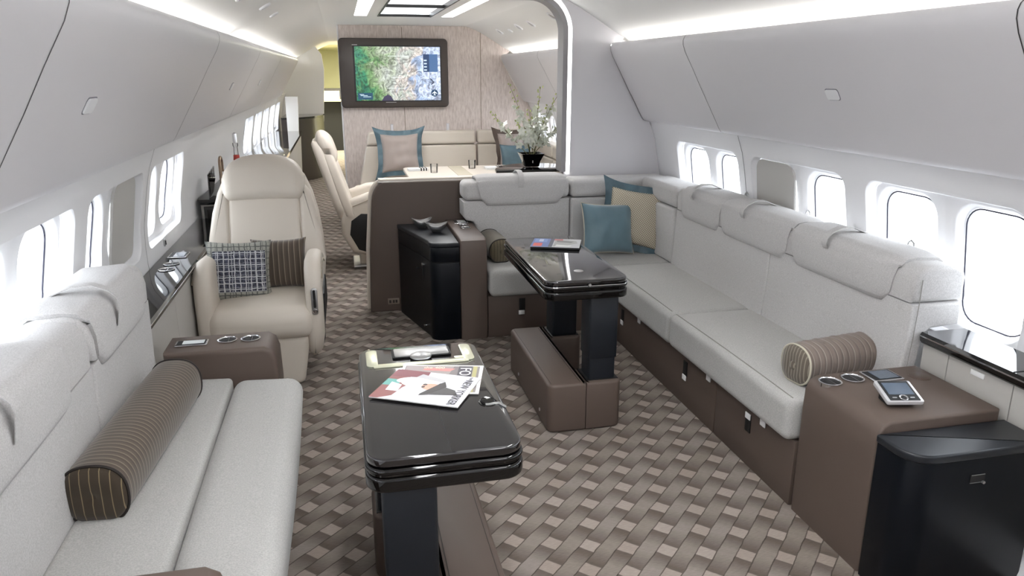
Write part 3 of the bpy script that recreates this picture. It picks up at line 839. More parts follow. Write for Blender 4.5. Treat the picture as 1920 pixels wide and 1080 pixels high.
for (a, b) in ((1.40, 2.375), (2.38, 3.10)):
    LS('backrest', mirror(MB().prism(bp_l, a, b, 'y', r=.016, seg=3, cuts=3)), 'fabric', 50)
    LS('back_top', mirror(MB().prism(bp_t, a, b, 'y', r=.028, seg=4, cuts=3)), 'fabric', 50)
for (yc, wt, wb) in ((1.86, .30, .28), (2.70, .30, .28)):
    LS('headrest', put(flap(1, wt, wb), T(-.786, yc, .976) @ R('Z', 90)), 'fabric', 60)
    LS('strap', put(strap_mb(L=.16), T(-.772, yc-.12, .986) @ R('Z', 90)), 'fabric', 60)

# ---- consoles beside the left sofa --------------------------------------------
def cup(parent, x, y, z, r=.04):
    h = MB().lathe([(r*.80, -.055), (r*.86, .0), (r, .001), (r*1.02, .004), (r*.9, .0052), (r*.84, .002), (r*.80, -.05), (0, -.052)], (x, y, z), 32).build('cup_holder', 'chrome', parent)
    MB().lathe([(0, .0012), (r*.83, .0012), (r*.83, .0002), (0, .0002)], (x, y, z), 28).build('well', 'darkhole', h)  # flat dark disc stands in for the shaded depth; no hole is cut
    MB().box(x+r*.12, x+r*.15, y-r*.78, y+r*.78, z+.001, z+.002).build('glint_bar', 'chrome', h)
    return h
def lcd(parent, x, y, z, w, d, m='screen_lcd'):
    b_ = MB().prism(rrect(x-w/2, x+w/2, y-d/2, y+d/2, .008), z, z+.006, 'z', r=.002).build('control_panel', 'chrome', parent)
    MB().prism(rrect(x-w/2+.008, x+w/2-.008, y-d/2+.008, y+d/2-.008, .004), z+.0055, z+.007, 'z').build('bezel', 'darkhole', b_)
    MB().prism(rrect(x-w/2+.03, x+w/2-.014, y-d/2+.014, y+d/2-.014, .002), z+.0072, z+.0082, 'z').build('screen', m, b_)
    return b_
def console_left(y0, y1, label, grp=None):
    t = thing('side_console', label, 'console', (-.56, (y0+y1)/2, 0))
    w = (y1-y0)/2
    prof = [(-.205, 0), (.225, 0), (.238, .40), (.235, .54), (.222, .58), (.19, .60), (-.205, .60)]
    MB().prism(prof, -w, w, 'y', r=.02, seg=4).build('body', 'taupe', t)
    cup(t, .03, .015, .6005); cup(t, .125, .012, .6005)
    lcd(t, -.11, 0, .6005, .13, .07)
    return t
console_left(3.065, 3.29, 'taupe leather console with two chrome cup holders between left sofa and recliner')
console_left(1.405, 1.615, 'taupe console at the bottom left corner, cut by the frame, with cup holders')

# ---- wall ledges ----------------------------------------------------------------
def ledge(side, y0, y1, z, label, xin=1.50, joints=(), labels=()):
    t = thing('wall_ledge', label, 'ledge', (CX+side*(xin+.09), (y0+y1)/2, 0)); ox, oy = t.location.x, t.location.y
    P = [(xin-.008, z-.035), (xin-.012, z-.012), (xin-.004, z), (hw(z)-.003, z), (hw(z)-.003, z-.045), (xin, z-.045)]
    MB().prism([(CX+side*a-ox, q) for a, q in P], y0-oy, y1-oy, 'y', r=.002).build('ledge_top', 'blackgloss', t)
    P2 = [(xin+.01, 0.0), (xin+.01, z-.046), (hw(z-.05)-.02, z-.046), (1.47, .1), (1.47, 0)]
    yy = [y0]+list(joints)+[y1]
    for a, b in zip(yy, yy[1:]):
        P3 = [(xin+.012, .15), (xin+.012, z-.047), (hw(z-.05)-.01, z-.047), (xin+.10, .15)]
        MB().prism([(CX+side*p-ox, q) for p, q in P3], a-oy+.002, b-oy-.002, 'y').build('drawer_front', 'greydrawer', t)
    for ly in labels:
        MB().box(*sorted((CX+side*(xin+.009)-ox, CX+side*(xin+.013)-ox)), ly-oy-.03, ly-oy+.03, z-.08, z-.06, r=.001).build('tag', 'white', t)
    MB().box(*sorted((CX+side*(xin-.0135)-ox, CX+side*(xin-.0115)-ox)), y0-oy, y1-oy, z-.016, z-.011).build('edge_trim', 'chrome', t)
    return t
lr = ledge(1, -1.5, 2.352, .72, 'glossy black wall ledge over pale grey drawers beside the right window', 1.50, (-.5, .5, 1.25, 1.93, 2.22), (2.08,))
ll = ledge(-1, 3.13, 5.46, .72, 'glossy black wall ledge with chrome edge beside the cream recliner', 1.50, (3.7, 4.6))
for k, y in enumerate((4.02, 4.14)):
    cup(ll, -.015, y-4.295, .7205, .04)
lc = lcd(ll, -.015, 4.34-4.295, .7205, .10, .13, 'screen_off')
# joint across the right ledge
MB().box(-.09, .075, 1.93-.426-.0015, 1.93-.426+.0015, .7198, .7212).build('joint', 'darkhole', lr)

# ---- right console and black cabinet ----------------------------------------
t = thing('side_console', 'large taupe console with cup holders and a remote at the near end of right sofa', 'console', (1.9, 2.15, 0))
prof = [(-.217, 0), (.265, 0), (.265, .58), (-.17, .58), (-.20, .565), (-.215, .53), (-.218, .45)]
MB().prism(prof, -.215, .205, 'y', r=.012, seg=4).build('body', 'taupe', t)
cup(t, -.165, .125, .5805, .042); cup(t, -.062, .135, .5805, .042)
lcd(t, .06, .13, .5805, .13, .10, 'screen_off')
M['taupe_disc'] = mat('brown disc', (74, 60, 52), .4)
MB().lathe([(0, .002), (.038, .002), (.041, .0005), (.041, -.001), (0, -.001)], (.205, .10, .581), 32).build('disc', 'taupe_disc', t)
def black_cab(label, loc, poly, ztop, zsplit, hnd, sidex):
    t = thing('cabinet', label, 'cabinet', loc)
    MB().prism(poly(.0), .0, zsplit-.003, 'z', r=.003).build('door', 'black', t)
    if zsplit < ztop-.05:
        MB().prism(poly(.0), zsplit+.003, ztop-.032, 'z', r=.003).build('drawer', 'black', t)
        MB().prism(poly(.006), zsplit-.004, zsplit+.004, 'z').build('gap', 'darkhole', t)
    MB().prism(poly(-.006), ztop-.030, ztop, 'z', r=.008, seg=4).build('cabinet_top', 'blacktop', t)
    return t
def pR(i): return rrect(-.22+i, .28, -.085+i, .085, [.004, .004, .085, .004], 8)
cabR = black_cab('black leather cabinet with a rounded corner at the bottom right of the photo', (1.9, 1.845, 0), pR, .545, .54, None, 0)
MB().prism(rrect(.0, .055, .43, .458, .003), -.0875, -.085, 'y').build('latch_plate', 'darkhole', cabR)
MB().box(.002, .053, -.0885, -.087, .457, .459).build('latch_rim', 'silver', cabR)
MB().box(.0, .045, -.0885, -.087, .4295, .431).build('latch_rim', 'silver', cabR)
MB().cyl((.049, -.086, .43), (.049, -.094, .43), .005).build('latch_knob', 'silver', cabR)

# remote control lying on a dark dock
t = thing('tablet_remote', 'silver handheld remote with a screen on the large taupe console', 'remote', (1.855, 2.07, .5805), math.radians(-12))
MB().prism(rrect(-.05, .05, -.035, .035, .01), 0, .02, 'z', r=.003).build('dock', 'darkhole', t)
mx = T(0, -.004, .036) @ R('X', 14)
M['silver_light'] = mat('pale silver plastic', (205, 204, 206), .35, metal=.3)
body = MB().prism(rrect(-.064, .064, -.06, .06, .008), -.008, .008, 'z', r=.003, mx=mx).build('body', 'silver_light', t)
fc = MB().prism(rrect(-.053, .053, -.054, .056, .003), .008, .0088, 'z', mx=mx).build('face', 'darkhole', body)
MB().prism(rrect(-.044, .046, -.022, .044, .002), .0088, .0096, 'z', mx=mx).build('screen', 'screen_off', body)
MB().lathe([(.010, 0), (.014, .002), (.0155, .001), (.0155, 0), (.010, 0)], (0, 0, 0), 24, mx=mx @ T(0, -.038, .0089)).build('dial', 'chrome', body)
for q in (-.032, .03):
    MB().prism(rrect(q-.008, q+.008, -.041, -.036, .002), .0088, .0098, 'z', mx=mx).build('button', 'silver', body)

# ---- divider with the far console and cabinet --------------------------------
dv = thing('divider', 'taupe leather half-height divider with cream cap between lounge and dining', 'divider', (.8, 5.4, 0))
def arc(cx, cz, rx, rz, a0, a1, n): return [(cx+rx*math.cos(math.radians(a0+(a1-a0)*k/n)), cz+rz*math.sin(math.radians(a0+(a1-a0)*k/n))) for k in range(n+1)]
dp = [(.78, 0), (.78, .955)] + [(-.58, .955)] + arc(-.52, .80, .105, .155, 110, 172, 6) + [(-.655, .45), (-.67, 0)]
MB().prism(dp, -.075, -.0, 'y', r=.012, seg=3).build('front_panel', 'taupe', dv)
dp2 = [(.80, 0), (.80, .968)] + [(-.57, .968)] + arc(-.52, .81, .125, .16, 110, 172, 6) + [(-.678, .45), (-.69, 0)]
MB().prism(dp2, .002, .075, 'y', r=.015, seg=3).build('back_panel', 'leather', dv)
M['outletm'] = mat('taupe outlet', (128, 114, 102), .4)
ot = MB().box(-.545, -.46, -.080, -.074, .055, .10, r=.002).build('outlet', 'outletm', dv)
for q in (-.535, -.51, -.49):
    MB().box(q, q+.015, -.0815, -.079, .066, .088).build('socket', 'taupe_dark', ot)

t = thing('side_console', 'slim taupe console with switches between black cabinet and back sofa seat', 'console', (.78, 4.93, 0))
prof = [(-.325, 0), (.375, 0), (.375, .675), (-.26, .675), (-.30, .66), (-.318, .62), (-.322, .5)]
MB().prism(prof, -.088, .088, 'x', r=.012, seg=4).build('body', 'taupe', t)
lcd(t, 0.0, .24, .6755, .10, .11)
for q in (.13, .04):
    h = cup(t, .005, q, .6755, .036)
def pL(i):
    return [(.172, .375), (-.165+i, .375), (-.165+i, .355), (-.014+i, -.21)] + [(.06+(.076-i)*math.cos(math.radians(q)), -.234+(.076-i)*math.sin(math.radians(q))) for q in range(195, 271, 15)] + [(.172, -.310+i)]
cabL = black_cab('black leather cabinet with two silver bowls on it, beside the taupe divider', (.515, 4.93, 0), pL, .655, .525, None, 0)
def onface(zc, yy):   # point on the slanted side face
    return (-.165+(.355-yy)/.57*.153, yy, zc)
for (z_, yy, r_) in ((.47, -.10, .012), (.045, -.11, .008)):
    p = onface(z_, yy); MB().cyl(p, (p[0]-.006, p[1]-.0015, p[2]), r_, n=16).build('catch', 'chrome', cabL)
p = onface(.41, -.09); MB().box(p[0]-.004, p[0]+.004, p[1]-.02, p[1]+.02, .37, .455, r=.001).build('latch_plate', 'darkhole', cabL)
p = onface(.43, -.02); MB().cyl(p, (p[0]-.012, p[1], p[2]), .009, n=12).build('knob', 'column', cabL)

def bowl(label, loc, rz, s=.062):
    mb = MB()
    def dfm(v):
        a = math.atan2(v.y, v.x); r = math.hypot(v.x, v.y); k = (r/s)**2
        v.x *= 1.15; v.y *= .8
        v.z += k*(.013*math.cos(2*a)); return v
    mb.lathe([(0, 0), (s*.35, .0), (s*.4, .004), (s*.72, .022), (s, .060), (s*.97, .062), (s*.66, .03), (s*.3, .010), (0, .008)], n=48, deform=dfm)
    return tag(mb.build('bowl', 'silver', None, 60, loc, (0, 0, rz)), label, 'bowl', 'silver bowls on the black cabinet')
bowl('left one of two silver leaf-shaped bowls on the black cabinet, farther back', (.505, 5.13, .656), .12)
bowl('right one of two silver leaf-shaped bowls on the black cabinet, nearer the viewer', (.585, 4.96, .656), -.1, .066)

# ---- pedestal tables -----------------------------------------------------------
def table(label, loc, w, L, mirrored, ext):
    """local: X 0..w, Y 0..L ; base slab on one side and a telescopic column at each end of the other"""
    t = thing('pedestal_table', label, 'table', loc)
    m = (lambda x: w-x) if mirrored else (lambda x: x)
    zt = .77
    mb = MB().prism(rrect(-.015, w+.015, -.02+ext[0], L+.02+ext[1], .055, 8), zt-.026, zt, 'z', r=.006, seg=3)
    top = mb.build('table_top', 'tabletop', t)
    # polished rims
    rm = MB(); rm.prism(rrect(-.02, w+.02, -.025+ext[0], L+.025+ext[1], .058, 8), zt-.045, zt-.028, 'z', r=.007, seg=3)
    rm.prism(rrect(-.014, w+.014, -.018+ext[0], L+.018+ext[1], .052, 8), zt-.052, zt-.044, 'z')
    rm.prism(rrect(-.02, w+.02, -.025+ext[0], L+.025+ext[1], .058, 8), zt-.095, zt-.053, 'z', r=.009, seg=3)
    rm.build('table_rim', 'blackgloss', t)
    MB().tube([(x, y, zt-.0285) for x, y in rrect(-.019, w+.019, -.024+ext[0], L+.024+ext[1], .057, 8)], .0018, 6, closed=True).build('rim_highlight', 'chrome', t) if not mirrored else None
    # base
    H = .25; s0 = .19
    def bx(xa, xb, ya, yb, nm='base_block', rr=.035, cor=(.035,)*4):
        a, b = sorted((m(xa), m(xb)))
        return MB().prism(rrect(a, b, ya, yb, list(cor), 5), 0, H, 'z', r=.014, seg=3).build(nm, 'taupe', t)
    cl = (.002, .04, .04, .002) if not mirrored else (.04, .002, .002, .04)
    cr_ = (.04, .002, .002, .04) if not mirrored else (.002, .04, .04, .002)
    bx(0, s0, 0, L, 'base_slab', cor=cl)
    for (ya, yb) in ((0, .20), (L-.22, L)): bx(s0+.003, w, ya, yb, 'base_block', cor=cr_)
    a, b = sorted((m(.165), m(.168))); MB().box(a, b, .03, L-.03, H-.0005, H+.0012).build('base_seam', 'taupe_dark', t)
    a, b = sorted((m(.02), m(.022))); MB().box(a, b, .03, L-.03, H-.0005, H+.0008).build('base_seam', 'taupe_dark', t)
    # wells and columns
    for i, yc in enumerate((.105, L-.115)):
        a, b = sorted((m(s0+.012), m(w-.012)))
        MB().box(a, b, yc-.078, yc+.078, H-.001, H+.0015).build('well', 'darkhole', t)
        a, b = sorted((m(s0+.02), m(w-.02)))
        MB().prism(rrect(a+.006, b-.006, yc-.064, yc+.064, .01, 3), H-.02, H+.14, 'z').build('column_lower', 'column', t)
        MB().prism(rrect(a, b, yc-.07, yc+.07, .012, 3), H+.11 if i == 0 else H+.002, zt-.094, 'z', r=.002).build('column', 'column', t)
    for y in (L*.18, L*.72):
        a = m(0); d = -.004 if not mirrored else .004
        MB().cyl((a, y, .06), (a+d, y, .06), .009, n=16).build('floor_button', 'silver', t)
    return t
t2 = table('black lacquer pedestal table in front of the right sofa with one magazine on it', (.893, 3.19, 0), .375, .87, False, (.02, .08))
t1 = table('nearest black lacquer pedestal table in the centre foreground with two magazines', (.025, 1.72, 0), .375, .76, True, (.0, .0))
# details on the tops
def topdisc(t, x, y, r, m, h=.0015):
    return MB().lathe([(0, h), (r*.9, h), (r, .0002), (0, .0002)], (x, y, .770), 32).build('inlay_disc', m, t)
topdisc(t2, 1.084-.893, 3.36-3.19, .024, 'silver', .0008)
MB().cyl((.19, -.006, .748), (.19, -.0125, .748), .007, n=16).build('front_button', 'silver', t2)
MB().box(.197, .1982, -.012, .575, .7700, .7704).build('leaf_joint', 'darkhole', t1)
# metal inlay with lifted lid at the far end of the near table
ys = .60
inl = MB().prism(rrect(.008, .045, ys, ys+.15, [.012, .02, .02, .004]) , .770, .774, 'z', r=.0012).build('metal_inlay', 'champ', t1)
MB().prism(rrect(.33, .367, ys, ys+.15, [.02, .012, .004, .02]), .770, .774, 'z', r=.0012).build('metal_inlay', 'champ', t1)
MB().prism(rrect(.03, .345, ys-.012, ys+.018, .005), .770, .7735, 'z', r=.001).build('metal_inlay', 'champ', t1)
MB().prism(rrect(.30, .362, ys+.018, ys+.04, .006), .7702, .7738, 'z', r=.001).build('metal_inlay', 'champ', t1)
MB().prism(rrect(.095, .295, ys+.060, ys+.142, .008), .771, .7745, 'z', r=.001).build('inlay_shadow_gap', 'darkhole', t1)
MB().prism(rrect(.103, .287, ys+.064, ys+.138, .006), .7745, .778, 'z', r=.001).build('lid', 'silver', t1)
MB().lathe([(0, .0065), (.032, .006), (.036, .004), (.037, 0), (0, 0)], (.19, ys+.06, .7745), 32).build('lid_disc', 'silver', t1)
# spout style latch at the right edge
MB().lathe([(0, .006), (.020, .005), (.024, .0), (0, 0)], (.345, .265, .770), 28).build('latch_disc', 'blackgloss', t1)
MB().lathe([(.018, .001), (.026, .0025), (.028, .0)], (.345, .255, .7702), 28).build('latch_ring', 'blackgloss', t1)
MB().prism([(.335, .235), (.372, .235), (.388, .205), (.392, .215), (.378, .248), (.335, .248)], .770, .7735, 'z', r=.001).build('latch_tongue', 'silver', t1)
MB().lathe([(0, .0075), (.004, .007), (.004, 0)], (.345, .27, .770), 12).build('latch_pin', 'silver', t1)

# ---- magazines -------------------------------------------------------------------
def mag(label, loc, rz, w, h, th, cover, inks, texts, grp, pages='paper'):
    t = thing('magazine', label, 'magazine', loc, rz, grp)
    pg = MB()
    for k in range(3): pg.box(-w/2+.001, w/2-.001*(k+1), -h/2+.0006*k, h/2-.0006*k, th*.08+th*.8*k/3, th*.08+th*.8*(k+1)/3-.0002)
    pg.build('pages', pages, t)
    MB().box(-w/2, w/2, -h/2, h/2, th*.88, th).build('front_cover', flat(cover), t)
    for i, (poly, c) in enumerate(inks):
        MB().prism([(a*w-w/2, b*h-h/2) for a, b in poly], th+.00005+.00012*i, th+.00016+.00012*i, 'z').build('cover_print', flat(c), t)
    for (s_, x, y, size, c, sx, r_) in texts:
        text('cover_text', s_, flat(c), t, size, T(x*w-w/2, y*h-h/2, th+.0021) @ R('Z', r_), .0002, sx)
    return t
M['paper'] = mat('magazine pages', (226, 224, 220), .6)
gm = 'magazines on the nearest table'
def ell(cx, cy, rx, ry, a0=0, a1=360, n=18, rot=0):
    o = []
    for k in range(n):
        a = math.radians(a0+(a1-a0)*k/(n-1 if a1-a0 < 360 else n)); x, y = rx*math.cos(a), ry*math.sin(a); r_ = math.radians(rot)
        o.append((cx+x*math.cos(r_)-y*math.sin(r_), cy+x*math.sin(r_)+y*math.cos(r_)))
    return o
# portrait magazine lying on its side: width .205, height .275, masthead towards +X of the room
M1 = mag('magazine with grey and pink cover lying underneath, farther from the viewer', (.252, 2.172, .7716), math.radians(-104.5), .222, .263, .0035, (216, 215, 212),
    [([(.04, .04), (.96, .04), (.96, .96), (.04, .96)], (118, 112, 112)),
     ([(.05, .05), (.40, .05), (.34, .60), (.05, .64)], (152, 142, 140)),
     ([(.10, .30), (.20, .26), (.24, .60), (.14, .66)], (206, 132, 128)),
     ([(.04, .88), (.96, .88), (.96, .93), (.04, .93)], (158, 152, 104)),
     ([(.04, .70), (.55, .70), (.55, .87), (.04, .87)], (70, 66, 74))],
    [('FO', .26, .785, .052, (244, 244, 244), .95, 0), ('the 400', .13, .40, .022, (240, 222, 200), 1.0, 90)], gm)
M2 = mag('magazine with white cover, teal and maroon shapes, on top of the other one', (.2035, 2.105, .7757), math.radians(-118), .22, .278, .004, (206, 206, 212),
    [([(.0, .0), (1, .0), (1, .10), (.88, .22), (.60, .25), (.40, .32), (.0, .10)], (132, 82, 80)),
     ([(.0, .0), (.26, .0), (.20, .42), (.0, .40)], (120, 70, 76)),
     ([(.36, .0), (.58, .0), (.56, .17), (.36, .18)], (96, 158, 150)),
     (ell(.38, .36, .17, .19, rot=12), (222, 220, 206)),
     (ell(.34, .26, .10, .16, rot=30), (206, 206, 206)),
     ([(.46, .08), (.74, .10), (.74, .24), (.52, .22)], (236, 238, 244)),
     ([(.10, .34), (.22, .30), (.30, .66), (.22, .64)], (176, 176, 178)),
     (ell(.50, .58, .11, .14, rot=-20), (206, 160, 140)),
     ([(.34, .62), (.78, .52), (.74, .60), (.70, .74), (.66, .90), (.52, .84), (.46, .72)], (74, 72, 72)),
     ([(.28, .66), (.36, .62), (.74, .50), (.80, .50), (.66, .62), (.44, .72)], (56, 54, 54)),
     (ell(.44, .47, .03, .025), (70, 66, 64)), (ell(.52, .47, .03, .02), (70, 66, 64))],
    [('NEW YORKER', .56, .905, .036, (60, 60, 62), .80, 0), ('THE', .085, .905, .012, (60, 60, 62), 1.0, 0)], gm)
M3 = mag('magazine with blue, red and grey cover on the table by the right sofa', (1.13, 3.92, .7716), math.radians(-111), .21, .268, .012, (198, 200, 202),
    [([(.0, .0), (1, .0), (1, .36), (.0, .36)], (96, 118, 176)),
     ([(.55, .04), (.92, .04), (.92, .22), (.55, .22)], (214, 84, 70)),
     ([(.05, .04), (.45, .04), (.45, .3), (.05, .3)], (120, 146, 200)),
     ([(.0, .36), (1, .36), (1, .44), (.0, .44)], (70, 74, 90)),
     ([(.1, .46), (.9, .46), (.8, .7), (.5, .94), (.2, .9)], (170, 172, 170)),
     ([(.2, .5), (.4, .5), (.46, .8), (.3, .86)], (120, 122, 120)),
     ([(.7, .52), (.92, .5), (.92, .8), (.78, .84)], (226, 228, 226)),
     ([(.05, .44), (.2, .44), (.2, .62), (.05, .62)], (190, 96, 96))],
    [('1000', .25, .17, .035, (240, 240, 244), 1, 0)], None, 'darkhole')  # black page edges paint in the shadow and reflection along the side

# ---- bolsters ----------------------------------------------------------------------
def bolster(label, c, L, r, rz, m, me, pipe, grp=None, sq=.0, button=False, sag=0):
    t = thing('bolster', label, 'bolster', c, rz)
    n = 48; loops = []
    def shp(a, rr):   # slightly squashed, flat underneath
        x, z = math.cos(a)*rr, math.sin(a)*rr
        p = 2.0+sq; k = (abs(math.cos(a))**p+abs(math.sin(a))**p)**(-1/p)
        x, z = math.cos(a)*rr*k, math.sin(a)*rr*k
        z = max(z, -rr*.93); return x, z
    N = 40
    for i in range(N+1):
        u = -1+2*i/N; rr = r*(1-.03*abs(u)**6) + (sag*math.sin(i*2.4)*.004 if sag else 0)
        loops.append([(u*L/2,)+shp(2*PI*k/n, rr) for k in range(n)])
    MB().loft(loops).build('cover', m, t, 60)
    for s in (-1, 1):
        e = MB(); X = s*L/2
        ls_ = []
        for f, dx in ((.985, 0), (.9, .010), (.6, .018), (.25, .018), (.08, .013)):
            ls_.append([(X+s*dx,)+shp(2*PI*k/n, r*f*.97) for k in range(n)])
        e.loft(ls_, cap1=(s > 0), cap0=False, flip=(s < 0))
        if s < 0:
            e.loft([ls_[-1]], cap0=True)
        eo = e.build('end_cap', me, t, 60)
        MB().tube([(X,)+shp(2*PI*k/n, r*.975) for k in range(n)], .0042, 6, closed=True).build('piping', pipe, t)
        if button: MB().lathe([(0, .007), (.011, .006), (.017, .001), (.017, -.008)], n=20, mx=T(X+s*.019, 0, 0) @ R('Y', 90*s)).build('button', me, t)
    return t
bolster('long dark brown striped bolster lying on the left sofa seat', (-.70, 2.44, .485+.086), .80, .091, math.radians(85.6), 'bolster', 'bolster_end', 'darkpipe', sq=.5)
bolster('short taupe striped bolster with button end against the right console', (1.985, 2.565, .468+.082), .46, .085, math.radians(9), 'bolster2', 'bolster2_end', 'piping', button=True, sq=.3, sag=1)
bolster('short olive brown bolster with button end on the back sofa seat', (.985, 4.94, .468+.080), .34, .083, math.radians(93), 'bolster3', 'bolster3_end', 'darkpipe', button=True, sq=.3)

# ---- cushions ------------------------------------------------------------------------
def pillow_mb(w, h, th, pinch=.10, n=22, wr=.0, seed=0):
    mb = MB(); t = bmesh.new(); G = {}
    for s in (1, -1):
        for i in range(n+1):
            for j in range(n+1):
                u, v = -1+2*i/n, -1+2*j/n
                x = u*w/2*(1-pinch*(1-abs(v)**2.2)*abs(u)**1.5*.8) ; z = v*h/2*(1-pinch*(1-abs(u)**2.2)*abs(v)**1.5*.8)
                d = th/2*((1-u**4)*(1-v**4))**.55
                if wr:
                    q = Vector((x*11+seed, z*11, s*2.0+seed)); d *= 1+wr*mnoise.noise(q)
                    e = max(abs(u), abs(v)); d += wr*.012*mnoise.noise(Vector((x*40, z*40, seed)))*(e**3)*(1-e)
                border = i in (0, n) or j in (0, n)
                if border and s < 0: G[(s, i, j)] = G[(1, i, j)]
                else: G[(s, i, j)] = t.verts.new((x, -s*d if not border else 0, z))
        for i in range(n):
            for j in range(n):
                f = (G[(s, i, j)], G[(s, i+1, j)], G[(s, i+1, j+1)], G[(s, i, j+1)]); t.faces.new(f if s > 0 else f[::-1])
    mb._merge(t); return mb
def outline(w, h, pinch, n=14):
    o = []
    for k in range(4*n):
        s_, i = divmod(k, n); f = -1+2*i/n
        u, v = [(f, -1), (1, f), (-f, 1), (-1, -f)][s_]
        o.append((u*w/2*(1-pinch*(1-abs(v)**2.2)*abs(u)**1.5*.8), v*h/2*(1-pinch*(1-abs(u)**2.2)*abs(v)**1.5*.8)))
    return o
def cushion(label, loc, rot, w, h, th, m, pipe=None, flange=None, fm=None, grp=None, pinch=.12, wr=.25, seed=1):
    t = thing('cushion', label, 'cushion', loc); t.rotation_euler = rot
    if grp: t['group'] = grp
    pillow_mb(w, h, th, pinch, wr=wr, seed=seed).build('cover', m, t, 80)
    ol = outline(w, h, pinch)
    if pipe: MB().tube([(x, 0, z) for x, z in ol], .0035, 6, closed=True).build('piping', pipe, t)
    if flange:
        mb = MB(); N = len(ol); a, b, c, d = [], [], [], []
        n4 = N//4
        for k, (x, z) in enumerate(ol):
            L = math.hypot(x, z); q = (k % n4)/n4; corner = max(0, 1-min(q, 1-q)*4)
            f = flange*(1+.5*corner**2); wv = .010*math.sin(k*1.3+seed)+.006*math.sin(k*.6)
            ox, oz = x+f*x/L, z+f*z/L
            if abs(x)/w > abs(z)/h: ox = x+f*(1 if x > 0 else -1); oz = z*(1+f/(h/2))
            else: oz = z+f*(1 if z > 0 else -1); ox = x*(1+f/(w/2))
            a.append((x*.96, -.006, z*.96)); b.append((ox, wv-.0015, oz)); c.append((ox, wv+.0015, oz)); d.append((x*.96, .006, z*.96))
        mb.loft([a, b, c, d]); mb.build('flange', fm, t, 80)
    return t
cushion('navy and white grid tweed cushion leaning on the cream recliner', (-.615, 4.34, .485+.128), (math.radians(-12), math.radians(3), math.radians(8)), .355, .35, .13, 'grid', seed=3, wr=.1)
cushion('brown striped cushion behind the grid cushion on the cream recliner', (-.405, 4.49, .48+.13), (math.radians(-10), math.radians(-1), math.radians(-4)), .32, .30, .11, 'stripecush', seed=5, wr=.15)
cushion('plain steel blue silk cushion with pale piping in the sofa corner', (1.765, 4.84, .468+.185), (math.radians(-16), math.radians(4), math.radians(8)), .40, .36, .13, 'blue', pipe='piping', seed=2)
cushion('beige trellis cushion with blue flange behind the plain blue one', (1.985, 4.90, .47+.235), (math.radians(-12), math.radians(7), math.radians(-24)), .40, .41, .13, 'lattice', flange=.045, fm='bluedark', seed=4)

